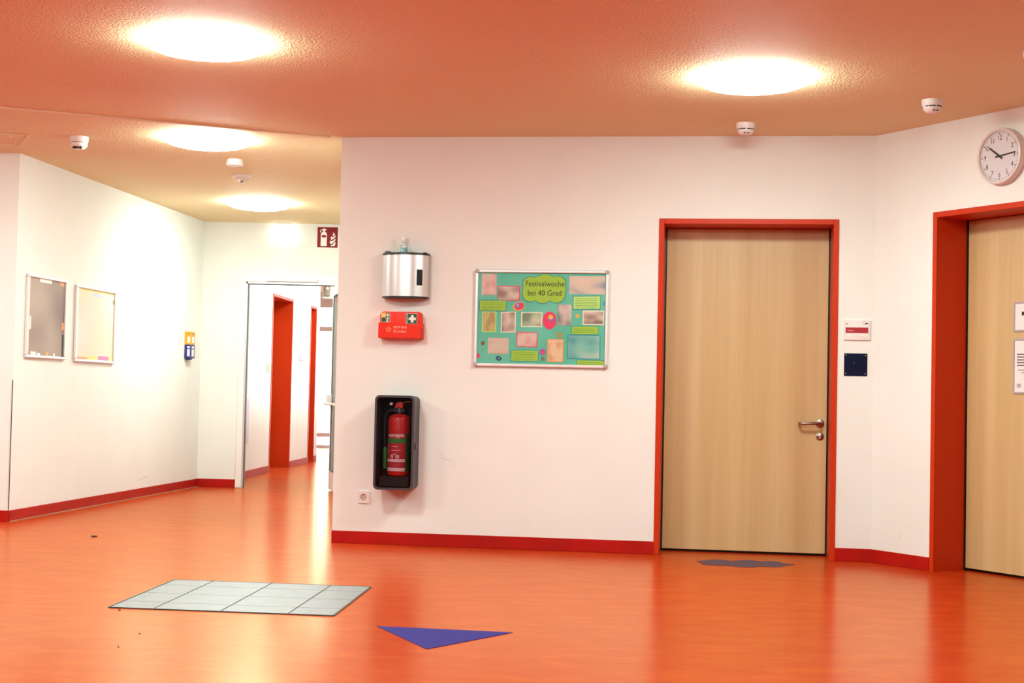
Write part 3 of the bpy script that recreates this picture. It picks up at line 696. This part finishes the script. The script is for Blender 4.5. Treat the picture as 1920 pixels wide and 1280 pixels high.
# ------------------------------------------------------------------ first aid box
t = WC.thing('first_aid_box', 'orange-red first aid box with white cross below the towel dispenser', 'first aid box', 0.300, 1.360)
M_FA = mat('orange_red_plastic', (0.74, 0.022, 0.004), 0.45, spec=0.25, var=0.04)
M_GRN = mat('sign_green', (0.004, 0.075, 0.020), 0.5, var=0.05); M_SGY = mat('sign_yellow', (0.78, 0.52, 0.04), 0.5, var=0.05); M_SW = mat('sign_white', (0.85, 0.80, 0.76), 0.5, var=0.02)
bm = NB(); prism(bm, rrect(0.010, 0.282, 0.012, 0.174, 0.022), -0.080, -0.004, 0.006); obj('case', bm, M_FA, t, True)
bm = NB(); prism(bm, [(0.0, 0.0), (0.292, 0.0), (0.292, 0.096), (0.280, 0.096), (0.274, 0.090), (0.014, 0.090), (0.008, 0.100), (0.0, 0.100)], -0.086, 0.0, 0.003); obj('wall_holder', bm, M_FA, t)
bm = NB(); box(bm, 0.2885, 0.2935, -0.088, -0.060, 0.004, 0.07); obj('holder_clip', bm, mat('dark_red_plastic', (0.30, 0.006, 0.003), 0.5, var=0.05), t)
Y = -0.0808
def fl_(name, pts, m, lay=0, yb=Y):
    bm = NB(); prism(bm, pts, yb - 0.0006 * (lay + 1), yb + 0.001); bmesh.ops.recalc_face_normals(bm, faces=bm.faces); return obj(name, bm, m, t)
def cross(cx, cz, r_, w_): return [(cx - w_, cz - r_), (cx + w_, cz - r_), (cx + w_, cz - w_), (cx + r_, cz - w_), (cx + r_, cz + w_), (cx + w_, cz + w_), (cx + w_, cz + r_), (cx - w_, cz + r_), (cx - w_, cz + w_), (cx - r_, cz + w_), (cx - r_, cz - w_), (cx - w_, cz - w_)]
fl_('label', rect(0.018, 0.077, 0.103, 0.165), M_SW, 0); fl_('label', rect(0.020, 0.048, 0.135, 0.164), M_SGY, 1); fl_('label', rect(0.049, 0.075, 0.135, 0.164), M_GRN, 1); fl_('label', rect(0.020, 0.048, 0.105, 0.134), M_GRN, 1); fl_('label', rect(0.049, 0.075, 0.105, 0.134), M_GRN, 1)
fl_('cross', cross(0.062, 0.150, 0.011, 0.0035), M_SW, 2); fl_('pictogram', ell(0.034, 0.149, 0.009, 0.006, 16), mat('pale_yellow', (0.85, 0.72, 0.40), 0.5), 2)
fl_('pictogram', ell(0.061, 0.126, 0.009, 0.006, 16, 0.5), M_SW, 2); fl_('pictogram', [(0.051, 0.107), (0.068, 0.107), (0.064, 0.115), (0.057, 0.118)], M_SW, 2)
fl_('label', rect(0.182, 0.258, 0.094, 0.163), M_SW, 0); fl_('label', rect(0.184, 0.2565, 0.0955, 0.1615), M_GRN, 1); fl_('cross', cross(0.226, 0.1275, 0.024, 0.0088), M_SW, 2); fl_('label_stripe', rect(0.190, 0.1935, 0.097, 0.160), M_SW, 2)
M_PALE = mat('pale_orange_print', (0.90, 0.40, 0.28), 0.5, var=0.03); M_FAINT = mat('faint_orange_print', (0.82, 0.10, 0.04), 0.5, var=0.03)
bm = NB(); text(bm, 'ERSTE HILFE', 0.148, 0.070, 0.0195, -0.0868, sx=0.86, bold=0.0003); text(bm, 'Kinder', 0.148, 0.044, 0.032, -0.0868, sx=1.05); obj('lettering', bm, M_PALE, t)
for k in range(5):
    a = 2 * PI * k / 5 + PI / 2; fl_('flower_petal', ell(0.070 + 0.012 * math.cos(a), 0.056 + 0.012 * math.sin(a), 0.0085, 0.0085, 18), M_FAINT, 0, -0.0862)
fl_('flower_centre', ell(0.070, 0.056, 0.004, 0.004, 12), M_FA, 1, -0.0862)

# ------------------------------------------------------------------ fire extinguisher in its cabinet
cab = WC.thing('extinguisher_cabinet', 'dark grey wall cabinet with clear front holding the fire extinguisher', 'cabinet', 0.315, 0.372)
CW, CH, CD = 0.262, 0.612, 0.20
M_CAB = mat('grey_violet_plastic', (0.050, 0.040, 0.048), 0.4, spec=0.35, var=0.08); M_CABD = mat('cabinet_dark_inside', (0.009, 0.007, 0.008), 0.6, spec=0.25, var=0.1)
def ring_prism(bm, po, pi_, y0, y1):
    n = len(po); a = [bm.verts.new((x, y0, z)) for x, z in po]; b = [bm.verts.new((x, y0, z)) for x, z in pi_]; c = [bm.verts.new((x, y1, z)) for x, z in po]; d = [bm.verts.new((x, y1, z)) for x, z in pi_]
    for i in range(n):
        j = (i + 1) % n
        bm.faces.new((a[i], a[j], b[j], b[i])); bm.faces.new((c[j], c[i], d[i], d[j])); bm.faces.new((a[j], a[i], c[i], c[j])); bm.faces.new((b[i], b[j], d[j], d[i]))
    bmesh.ops.recalc_face_normals(bm, faces=bm.faces); return bm
bm = NB(); ring_prism(bm, rrect(0.004, CW - 0.004, 0.004, CH - 0.004, 0.028), rrect(0.014, CW - 0.014, 0.014, CH - 0.014, 0.020), -0.125, -0.006); obj('shell', bm, M_CAB, cab, True)
bm = NB(); prism(bm, rrect(0.004, CW - 0.004, 0.004, CH - 0.004, 0.028), -0.008, 0.0); obj('back_shell', bm, M_CABD, cab)
bm = NB(); ring_prism(bm, rrect(0.0, CW, 0.0, CH, 0.032), rrect(0.014, CW - 0.014, 0.014, CH - 0.014, 0.022), -0.190, -0.127); obj('door_rim', bm, M_CAB, cab, True)
bm = NB(); prism(bm, rrect(0.010, CW - 0.010, 0.010, CH - 0.010, 0.022), -0.186, -0.182); obj('clear_front', bm, glass_mat('cabinet_front', (0.90, 0.88, 0.89), 0.0, 0.03), cab)
for x in (-0.008, CW - 0.004):
    bm = NB(); box(bm, x, x + 0.012, -0.155, -0.095, 0.268, 0.300, 0.002, 1); obj('latch', bm, M_BLACK, cab)
    bm = NB(); tube(bm, [(x + 0.006, -0.150, 0.262), (x + 0.006, -0.16, 0.284), (x + 0.006, -0.150, 0.306)], 0.003, 8); obj('latch_wire', bm, M_GASKET, cab)
obj('stand_shelf', box(NB(), 0.03, CW - 0.03, -0.165, -0.010, 0.016, 0.088, 0.006, 1), M_CABD, cab)
ext = WC.thing('fire_extinguisher', 'red fire extinguisher with green label stripes inside the wall cabinet', 'fire extinguisher', 0.315 + 0.146, 0.372 + 0.0885, 0.098)
M_RED = mat('extinguisher_red', (0.55, 0.012, 0.012), 0.3, var=0.03); M_LRED = mat('label_red', (0.42, 0.012, 0.02), 0.45, var=0.04); M_LGRN = mat('label_green', (0.03, 0.19, 0.022), 0.45, var=0.05); M_LDG = mat('label_dark_green', (0.015, 0.10, 0.012), 0.45, var=0.05)
M_LP = mat('label_pink_white', (0.74, 0.50, 0.55), 0.5, var=0.03)
ER = 0.071
bm = NB(); lathe(bm, [(0, 0), (0.060, 0), (ER - 0.002, 0.006), (ER, 0.012), (ER, 0.366), (0.068, 0.378), (0.058, 0.390), (0.040, 0.399), (0.022, 0.404), (0, 0.404)], 48, 'Z'); obj('cylinder', bm, M_RED, ext, True)
bm = NB(); lathe(bm, [(0.026, 0.398), (0.028, 0.406), (0.028, 0.424), (0.020, 0.436), (0.020, 0.448), (0, 0.448)], 24, 'Z'); box(bm, -0.044, 0.040, -0.020, 0.020, 0.412, 0.442, 0.006, 1); obj('valve', bm, M_BLACK, ext, True)
bm = NB(); prism(bm, [(-0.030, 0.440), (0.022, 0.440), (0.024, 0.478), (0.004, 0.484), (-0.018, 0.478), (-0.026, 0.462)], -0.018, 0.018, 0.004); obj('strike_knob', bm, mat('bright_red_plastic', (0.72, 0.025, 0.02), 0.35, var=0.03), ext, True)
bm = NB(); tube(bm, [(0.018, 0, 0.474), (0.045, -0.004, 0.482), (0.072, -0.008, 0.485)], 0.003, 8); obj('safety_pin', bm, mat('brass_pin', (0.66, 0.55, 0.28), 0.3, metal=0.8, var=0.05), ext, True)
bm = NB(); lathe(bm, [(0, -0.012), (0.009, -0.012), (0.011, -0.008), (0.011, 0.008)], 18, 'Y', (-0.052, -0.02, 0.468)); obj('pressure_gauge', bm, M_WHITE, ext, True)
bm = NB(); tube(bm, [(-0.03, 0, 0.43), (-0.070, 0.0, 0.425), (-0.096, 0.0, 0.39), (-0.098, 0.0, 0.32), (-0.094, 0.0, 0.18)], 0.011, 12); obj('hose', bm, M_BLACK, ext, True)
bm = NB(); lathe(bm, [(0, 0.045), (0.013, 0.045), (0.015, 0.06), (0.015, 0.175), (0.011, 0.185), (0, 0.185)], 18, 'Z', (-0.090, 0.0, 0)); obj('nozzle', bm, mat('nozzle_green', (0.02, 0.15, 0.03), 0.45, var=0.05), ext, True)
def wrap(name, a0, a1, z0, z1, m, r_=ER + 0.0008, parent=ext):
    bm = NB(); n = max(2, int(abs(a1 - a0) / 6)); va = []
    for z in (z0, z1):
        va.append([bm.verts.new((r_ * math.sin(R(a0 + (a1 - a0) * i / n)), -r_ * math.cos(R(a0 + (a1 - a0) * i / n)), z)) for i in range(n + 1)])
    for i in range(n): bm.faces.new((va[0][i], va[0][i + 1], va[1][i + 1], va[1][i]))
    return obj(name, bm, m, parent, True)
lab = wrap('label', -75, 50, 0.030, 0.290, M_LRED)
wrap('label_band', 50, 84, 0.030, 0.275, M_LDG); wrap('label_band', -74, 49, 0.214, 0.244, M_LGRN, ER + 0.0014)
wrap('label_band', -72, 47, 0.092, 0.111, M_LP, ER + 0.0014); wrap('label_band', -72, 47, 0.032, 0.054, M_LP, ER + 0.0014)
for a, z, l_ in ((-28, 0.190, 34), (-30, 0.166, 52), (-30, 0.140, 30)): wrap('print_line', a, a + l_, z, z + 0.0035, M_LP, ER + 0.0014)
for z in (0.083, 0.076, 0.069, 0.062): wrap('print_line', -58, 26 - 500 * (0.083 - z), z, z + 0.0022, mat('label_dim_print', (0.50, 0.07, 0.08), 0.5), ER + 0.0014)
for a in (-36, -4): wrap('pictogram', a, a + 18, 0.115, 0.136, M_LP, ER + 0.0014); wrap('pictogram', a + 6, a + 13, 0.118, 0.127, M_LRED, ER + 0.0018)
for z, l_ in ((0.200, 7), (0.186, 9), (0.170, 6), (0.155, 9), (0.144, 5)): wrap('pictogram', -62, -62 + l_, z, z + 0.008, M_LP, ER + 0.0014)
# brand lettering wrapped round the cylinder
bm = NB(); text(bm, 'neuruppin', 0, 0, 0.034, 0, sx=0.92, bold=0.0009)
for v in bm.verts:
    a = v.co.x / (ER + 0.0014) - 0.17; z = v.co.z
    v.co = ((ER + 0.0014) * math.sin(a), -(ER + 0.0014) * math.cos(a), 0.266 + z)
obj('lettering', bm, mat('label_white', (0.80, 0.62, 0.64), 0.5), ext)

# ------------------------------------------------------------------ socket
t = WC.thing('power_socket', 'white square power socket low beside the extinguisher cabinet', 'socket', 0.171, 0.267)
bm = NB(); ring_prism(bm, rrect(0, 0.081, 0, 0.081, 0.005, 7), ell(0.0405, 0.0405, 0.0225, 0.0225, 32, -PI / 2 ), -0.009, 0.0); obj('cover_plate', bm, M_WHITE, t, True)
bm = NB(); lathe(bm, [(0.0228, -0.0088), (0.0205, -0.0085), (0.0200, -0.001), (0, -0.001)], 36, 'Y', (0.0405, 0, 0.0405), closed_ends=False); obj('socket_well', bm, mat('socket_cream', (0.66, 0.55, 0.45), 0.4, var=0.02), t, True)
for x in (-0.0095, 0.0095):
    bm = NB(); lathe(bm, [(0.0028, -0.0008), (0.0028, -0.0016), (0, -0.0016)], 12, 'Y', (0.0405 + x, 0, 0.0405)); obj('pin_hole', bm, M_BLACK, t)
for z in (-0.018, 0.018):
    bm = NB(); box(bm, 0.0375, 0.0435, -0.007, -0.001, 0.0405 + z - 0.0025, 0.0405 + z + 0.0025); obj('earth_clip', bm, M_STEEL, t)

# ------------------------------------------------------------------ door plate and blue plate
t = WC.thing('room_plate', 'white room name plate with red bar beside the middle door', 'name plate', 3.303, 1.398)
bm = NB(); prism(bm, rrect(0.0, 0.166, 0.0, 0.128, 0.006), -0.012, 0.0, 0.002); obj('plate', bm, M_WHITE, t, True)
def fp(name, pts, m, lay=0, yb=-0.0122):
    bm = NB(); prism(bm, pts, yb - 0.0006 * (lay + 1), yb + 0.001); bmesh.ops.recalc_face_normals(bm, faces=bm.faces); return obj(name, bm, m, t)
fp('sheet', rect(0.008, 0.156, 0.022, 0.125), M_PAPER); fp('red_bar', rect(0.012, 0.152, 0.043, 0.079), mat('wine_red_print', (0.36, 0.010, 0.016), 0.5, var=0.04), 1)
M_SIDE = mat('grey_print', (0.16, 0.13, 0.13)); fp('sheet_slot', rect(0.0065, 0.0078, 0.024, 0.122), M_SIDE, 0); fp('sheet_slot', rect(0.1565, 0.1578, 0.024, 0.122), M_SIDE, 0)
fp('print_line', rect(0.014, 0.026, 0.098, 0.104), M_SIDE, 1); fp('print_line', rect(0.024, 0.060, 0.055, 0.061), mat('pink_print', (0.62, 0.20, 0.20), 0.6), 2); fp('print_line', rect(0.05, 0.11, 0.0255, 0.0275), mat('tan_print', (0.70, 0.50, 0.35), 0.6), 1)
bm = NB(); ring_prism(bm, ell(0.130, 0.109, 0.0125, 0.011, 24), ell(0.130, 0.109, 0.0108, 0.0093, 24), -0.0136, -0.0126); obj('logo_ring', bm, mat('wine_red_print', (0.36, 0.010, 0.016)), t); fp('logo_word', rect(0.132, 0.150, 0.1005, 0.1085), M_INK, 2)
t = WC.thing('blue_plate', 'square dark navy plate with four screws under the room plate', 'plate', 3.309, 1.170)
bm = NB(); prism(bm, rrect(0, 0.144, 0, 0.143, 0.003, 3), -0.004, 0.0, 0.001); obj('plate', bm, mat('navy_metal', (0.003, 0.006, 0.030), 0.5, spec=0.12, var=0.3, vscale=25), t)
for x, z in ((0.011, 0.132), (0.132, 0.130), (0.011, 0.016), (0.131, 0.014)):
    bm = NB(); lathe(bm, [(0, -0.0062), (0.0028, -0.0060), (0.0034, -0.004)], 14, 'Y', (x, 0, z)); obj('screw', bm, M_ALU, t, True)
bm = NB(); lathe(bm, [(0, -0.0050), (0.0025, -0.0050), (0.0025, -0.004)], 10, 'Y', (0.060, 0, 0.082)); obj('mark', bm, MF_GREY, t)

# scuffs on the middle wall and on the left wall (thin rubbed lines, part of the walls)
M_SCUFF = mat('scuff_brown', (0.62, 0.50, 0.40), 0.9, var=0.1)
def scuff(par, pts, r_):
    bm = NB(); tube(bm, [(x, -0.0004, z) for x, z in pts], r_, 6); obj('scuff_mark', bm, M_SCUFF, par)
scuff(wc, [(0.738, 0.604), (0.722, 0.597), (0.706, 0.586), (0.735, 0.577), (0.770, 0.568), (0.800, 0.560), (0.818, 0.548), (0.821, 0.532)], 0.0012)
scuff(wc, [(0.86, 0.30), (0.868, 0.318)], 0.001); scuff(wr, [(0.25, 0.172), (0.256, 0.196)], 0.001); scuff(wl, [(2.62, 0.155), (2.80, 0.172), (2.86, 0.176)], 0.0022)

# ------------------------------------------------------------------ framed posters on the left wall
def poster(label, u0, u1, z0, z1, m, bits):
    t = WL.thing('poster_frame', label, 'framed poster', u0, z0, group='framed posters on the left wall')
    wd, h = u1 - u0, z1 - z0
    for b in ((0.0, wd, h - 0.022, h), (0.0, wd, 0, 0.022)): obj('frame_rail', box(NB(), b[0], b[1], -0.024, 0, b[2], b[3], 0.006, 2), M_ALUF, t)
    for b in ((0.0, 0.030), (wd - 0.030, wd)): obj('frame_rail', box(NB(), b[0], b[1], -0.024, 0, 0.022, h - 0.022, 0.006, 2), M_ALUF, t)
    pn = obj('print', box(NB(), 0.03, wd - 0.03, -0.010, 0, 0.022, h - 0.022), m, t)
    for (x0, x1, za, zb, mm) in bits:
        obj('picture_detail', box(NB(), 0.03 + x0 * (wd - 0.06), 0.03 + x1 * (wd - 0.06), -0.0108, -0.0098, 0.022 + za * (h - 0.044), 0.022 + zb * (h - 0.044)), mm, pn)
M_DK = mat('dark_print', (0.06, 0.05, 0.06), 0.5, var=0.1); M_LT = mat('light_print', (0.85, 0.82, 0.78), 0.5); M_ORP = mat('orange_print', (0.80, 0.38, 0.16), 0.5, var=0.1); M_MAG = mat('magenta_print', (0.62, 0.22, 0.42), 0.5, var=0.1); M_YLP = mat('yellow_print', (0.80, 0.72, 0.22), 0.5, var=0.1)
p1 = photo_mat('blurred_poster_taupe', ((0.20, 0.14, 0.13), (0.34, 0.26, 0.21), (0.46, 0.37, 0.30)), 4.0, 1.4)
p2 = photo_mat('blurred_poster_cream', ((0.66, 0.64, 0.40), (0.70, 0.62, 0.52), (0.74, 0.68, 0.60)), 9.0, 1.6)
poster('taupe blurred poster in a silver frame, left of the two', 0.168, 0.893, 1.203, 1.830, p1,
       [(0, 0.05, 0.02, 1.0, M_ORP), (0.10, 0.24, 0, 0.045, M_LT), (0.27, 0.36, 0, 0.03, M_LT), (0.50, 0.58, 0, 0.05, M_ORP), (0.72, 0.76, 0, 0.04, M_LT), (0.95, 1.0, 0.0, 0.30, M_DK), (0.94, 1.0, 0.36, 0.46, M_ORP), (0.30, 0.62, 0.955, 1.0, M_LT), (0.86, 0.97, 0.95, 1.0, M_ORP), (0.05, 0.09, 0.33, 0.50, M_LT)])
poster('pale cream and yellow blurred poster in a silver frame, right of the two', 1.079, 1.933, 1.195, 1.816, p2,
       [(0.02, 0.30, 0, 0.035, M_ORP), (0.32, 0.55, 0, 0.05, M_YLP), (0.60, 0.88, 0, 0.06, M_MAG), (0.90, 1.0, 0, 0.05, M_YLP), (0.42, 0.62, 0.91, 0.95, mat('lilac_print', (0.52, 0.55, 0.78), 0.5)), (0.03, 1.0, 0.975, 1.0, M_YLP), (0.96, 1.0, 0.84, 0.90, mat('olive_print', (0.30, 0.32, 0.10), 0.5))])

# orange and blue dispenser at the far end of the left wall
t = WL.thing('bag_dispenser', 'small orange and blue dispenser box at the far end of the left wall', 'dispenser', 3.80, 1.292)
M_DO = mat('dispenser_orange', (0.85, 0.34, 0.010), 0.4, var=0.03); M_DB = mat('dispenser_blue', (0.012, 0.018, 0.20), 0.4, var=0.05)
obj('lower_box', box(NB(), 0, 0.135, -0.062, 0, 0.0, 0.132, 0.003, 1), M_DB, t); obj('upper_box', box(NB(), 0, 0.135, -0.062, 0, 0.133, 0.262, 0.003, 1), M_DO, t)
for z0, z1, m in ((0.152, 0.212, M_SW), (0.018, 0.088, M_SW), (0.098, 0.118, M_SW), (0.232, 0.240, mat('brown_print', (0.40, 0.16, 0.02), 0.5))):
    obj('label', box(NB(), 0.04, 0.105, -0.0635, -0.061, z0, z1), m, t); obj('label', box(NB(), -0.0012, 0.001, -0.055, -0.030, z0, z1), m, t)
obj('outlet', box(NB(), 0.03, 0.10, -0.05, -0.008, -0.016, 0.0, 0.003, 1), M_DB, t)

# ------------------------------------------------------------------ fire extinguisher sign, exit sign
t = WB.thing('extinguisher_sign', 'dark red square sign with white extinguisher and flame symbol', 'sign', 1.159, 2.462)
obj('plate', box(NB(), 0, 0.207, -0.004, 0, 0, 0.207, 0.001, 1), mat('sign_wine_red', (0.22, 0.003, 0.007), 0.5, spec=0.2, var=0.04), t)
def fs(name, pts):
    bm = NB(); prism(bm, [(x * 0.207, z * 0.207) for x, z in pts], -0.0052, -0.0038); bmesh.ops.recalc_face_normals(bm, faces=bm.faces); obj(name, bm, M_SW, t)
fs('symbol_bottle', [(0.17, 0.06), (0.47, 0.06), (0.47, 0.66), (0.43, 0.74), (0.36, 0.77), (0.28, 0.77), (0.21, 0.74), (0.17, 0.66)])
bm = NB(); box(bm, 0.215 * 0.207, 0.425 * 0.207, -0.0058, -0.005, 0.49 * 0.207, 0.60 * 0.207); obj('symbol_label', bm, mat('sign_wine_red', (0.2, 0.004, 0.008)), t)
fs('symbol_valve', [(0.26, 0.78), (0.38, 0.78), (0.38, 0.83), (0.46, 0.86), (0.44, 0.90), (0.37, 0.89), (0.34, 0.95), (0.28, 0.93), (0.24, 0.89), (0.18, 0.82), (0.15, 0.74), (0.12, 0.73), (0.13, 0.82), (0.19, 0.91), (0.24, 0.86)])
fs('symbol_flame', [(0.66, 0.07), (0.86, 0.07), (0.90, 0.20), (0.88, 0.30), (0.80, 0.20), (0.76, 0.12), (0.68, 0.13)])
fs('symbol_flame', [(0.62, 0.26), (0.64, 0.20), (0.72, 0.18), (0.80, 0.26), (0.90, 0.36), (0.89, 0.44), (0.78, 0.34), (0.70, 0.30), (0.66, 0.36)])
fs('symbol_flame', [(0.66, 0.46), (0.68, 0.38), (0.76, 0.40), (0.88, 0.50), (0.90, 0.62), (0.82, 0.54), (0.74, 0.50), (0.70, 0.56)])
fs('symbol_flame', [(0.74, 0.62), (0.78, 0.56), (0.86, 0.64), (0.84, 0.70), (0.78, 0.76), (0.79, 0.68)])
t = WB.thing('exit_sign', 'lit emergency exit sign hanging under the ceiling above the glazed door', 'exit sign', 0.70, 2.535, 0.06)
obj('sign_panel', box(NB(), 0, 0.245, -0.012, 0.012, 0, 0.125, 0.003, 1), mat('lit_white_panel', (0.9, 0.9, 0.9), 0.4, emit=(0.95, 1.0, 1.0), estr=2.5), t)
M_LG = mat('lit_green_symbol', (0.3, 0.7, 0.55), 0.4, emit=(0.45, 1.0, 0.86), estr=1.6)
for pts in ([(0.015, 0.03), (0.055, 0.03), (0.055, 0.095), (0.015, 0.095)], [(0.150, 0.052), (0.195, 0.052), (0.195, 0.035), (0.232, 0.0625), (0.195, 0.09), (0.195, 0.073), (0.150, 0.073)], [(0.078, 0.025), (0.092, 0.025), (0.104, 0.055), (0.128, 0.040), (0.134, 0.048), (0.110, 0.075), (0.120, 0.098), (0.100, 0.102), (0.090, 0.070)]):
    bm = NB(); prism(bm, pts, -0.0135, -0.0115); bmesh.ops.recalc_face_normals(bm, faces=bm.faces); obj('symbol', bm, M_LG, t)
bm = NB(); box(bm, 0.05, 0.195, -0.022, 0.022, 0.142, 0.165, 0.003, 1); tube(bm, [(0.122, 0, 0.12), (0.122, 0, 0.15)], 0.008, 10); obj('ceiling_mount', bm, M_WHITE, t)

# ------------------------------------------------------------------ small things beyond the glazed door
t = WK.thing('picture_frame', 'thin silver picture frame between the two orange niches', 'picture', 2.92, 1.406)
obj('frame', frame_ring(NB(), (0, 0.56, 0, 0.335), (0.02, 0.54, 0.02, 0.315), -0.018, 0), M_ALUF, t); obj('sheet', box(NB(), 0.02, 0.54, -0.006, 0, 0.02, 0.315), M_PAPER, t)
t = WK.thing('green_notice', 'small pale green notice before the nearer orange niche', 'notice', 1.00, 1.195)
obj('sheet', box(NB(), 0, 0.15, -0.004, 0, 0, 0.152), mat('pale_green_print', (0.30, 0.45, 0.22), 0.6, var=0.05), t); obj('heading', box(NB(), 0.01, 0.14, -0.005, -0.0035, 0.12, 0.14), M_PAPER, t)
t = WK.thing('lavender_panel', 'tall narrow lavender panel on the wall behind the glazed door frame', 'wall guard', -0.06, 0.40)  # narrow lavender panel slightly raised from the wall
obj('plate', box(NB(), 0, 0.14, -0.012, 0, 0, 0.50, 0.004, 1), mat('lavender_plastic', (0.62, 0.52, 0.60), 0.5, var=0.03), t)
t = empty('beam_lamp', (-2.72, 21.55, 2.36)); tag(t, 'small grey lamp box on the far ceiling beam', 'lamp box')
obj('box', box(NB(), 0, 0.08, -0.05, 0, 0, 0.17, 0.006, 1), M_STEEL, t); bm = NB(); lathe(bm, [(0, -0.064), (0.022, -0.062), (0.026, -0.05)], 18, 'Y', (0.042, 0, 0.11)); obj('reflector', bm, M_ALU, t, True)

# ------------------------------------------------------------------ on the floor
q = [Vector(p) for p in ((-1.805, 6.83), (-0.773, 6.722), (-0.700, 7.722), (-1.735, 7.838))]
fi = empty('floor_tile_inlay', (0, 0, 0)); tag(fi, 'square inlay of grey stone tiles set into the orange floor', 'floor inlay')
def bil(u, v): return (q[0] * (1 - u) + q[1] * u) * (1 - v) + (q[3] * (1 - u) + q[2] * u) * v
bm = NB(); slab(bm, [tuple(bil(*p)) for p in ((0, 0), (1, 0), (1, 1), (0, 1))], 0.0, 0.0025); obj('joint_bed', bm, mat('dark_joint_mortar', (0.10, 0.10, 0.085), 0.85, var=0.2, vscale=20), fi)
M_TILE = mat('grey_stone_tile', (0.20, 0.215, 0.215), 0.45, spec=0.5, var=0.12, vscale=14)
cuts = [0.0, 0.2, 0.5, 0.8, 1.0]; g = 0.0045
for a, b in zip(cuts, cuts[1:]):
    for c, d in zip(cuts, cuts[1:]):
        gv = 0.0025
        bm = NB(); slab(bm, [tuple(bil(*p)) for p in ((a + g, c + gv), (b - g, c + gv), (b - g, d - gv), (a + g, d - gv))], 0.0, 0.004); obj('tile', bm, M_TILE, fi)
def edge(p0, p1, wd):
    d = (p1 - p0).normalized(); n = Vector((-d.y, d.x)) * wd
    bm = NB(); slab(bm, [tuple(p0 - n), tuple(p1 - n), tuple(p1), tuple(p0)], 0, 0.005); obj('edge_profile', bm, mat('dark_metal_profile', (0.06, 0.075, 0.065), 0.4, metal=0.4, var=0.1), fi)
for k in range(4): edge(q[k], q[(k + 1) % 4], 0.005)
bm = NB(); slab(bm, [(-0.554, 6.457), (-0.310, 5.912), (0.029, 6.364)], 0.0005, 0.002)
o = obj('floor_sticker', bm, mat('royal_blue_vinyl', (0.014, 0.011, 0.16), 0.5, spec=0.08, var=0.06, vscale=3)); tag(o, 'royal blue triangle sticker on the floor', 'floor sticker')
pts = [(1.169, 9.274), (1.243, 9.351), (1.307, 9.394), (1.355, 9.38), (1.396, 9.321), (1.45, 9.372), (1.5, 9.401), (1.544, 9.387), (1.568, 9.332), (1.615, 9.367), (1.669, 9.366), (1.7, 9.328), (1.7, 9.262), (1.766, 9.217), (1.722, 9.159), (1.686, 9.138), (1.667, 9.078), (1.621, 9.049), (1.561, 9.052), (1.525, 9.073), (1.496, 9.022), (1.437, 9.005), (1.375, 9.017), (1.343, 9.074), (1.262, 9.066), (1.197, 9.096), (1.177, 9.163), (1.196, 9.214)]
bm = NB(); slab(bm, pts[::-1], 0.0005, 0.0022)
o = obj('floor_sticker', bm, mat('worn_violet_vinyl', (0.070, 0.040, 0.075), 0.5, spec=0.2, var=0.15, vscale=6)); tag(o, 'dark violet cloud shaped sticker in front of the middle door', 'floor sticker')
t = empty('leaf_scrap', (-2.752, 9.986, 0.0)); tag(t, 'tiny brown scrap lying on the floor left of the corridor', 'scrap')
bm = NB(); slab(bm, [(-0.020, -0.010), (0.0, -0.016), (0.020, -0.004), (0.012, 0.012), (-0.012, 0.014)], 0.001, 0.008); obj('scrap', bm, mat('dry_brown', (0.06, 0.03, 0.015), 0.9, var=0.2), t)
for x, y, s_, lb in ((-1.739, 6.757, 0.006, 'dark crumb at the near left corner of the tile inlay'), (-1.493, 6.133, 0.0045, 'dark crumb on the floor in front of the tile inlay'), (-1.496, 5.812, 0.004, 'dark crumb lowest on the left of the floor')):
    bm = NB(); bmesh.ops.create_icosphere(bm, subdivisions=1, radius=s_, matrix=Matrix.Diagonal((1, 1.4, 0.5, 1)))
    o = obj('floor_crumb', bm, mat('dry_brown', (0.06, 0.03, 0.015))); o.location = (x, y, s_ * 0.45); tag(o, lb, 'crumb', 'crumbs on the floor')
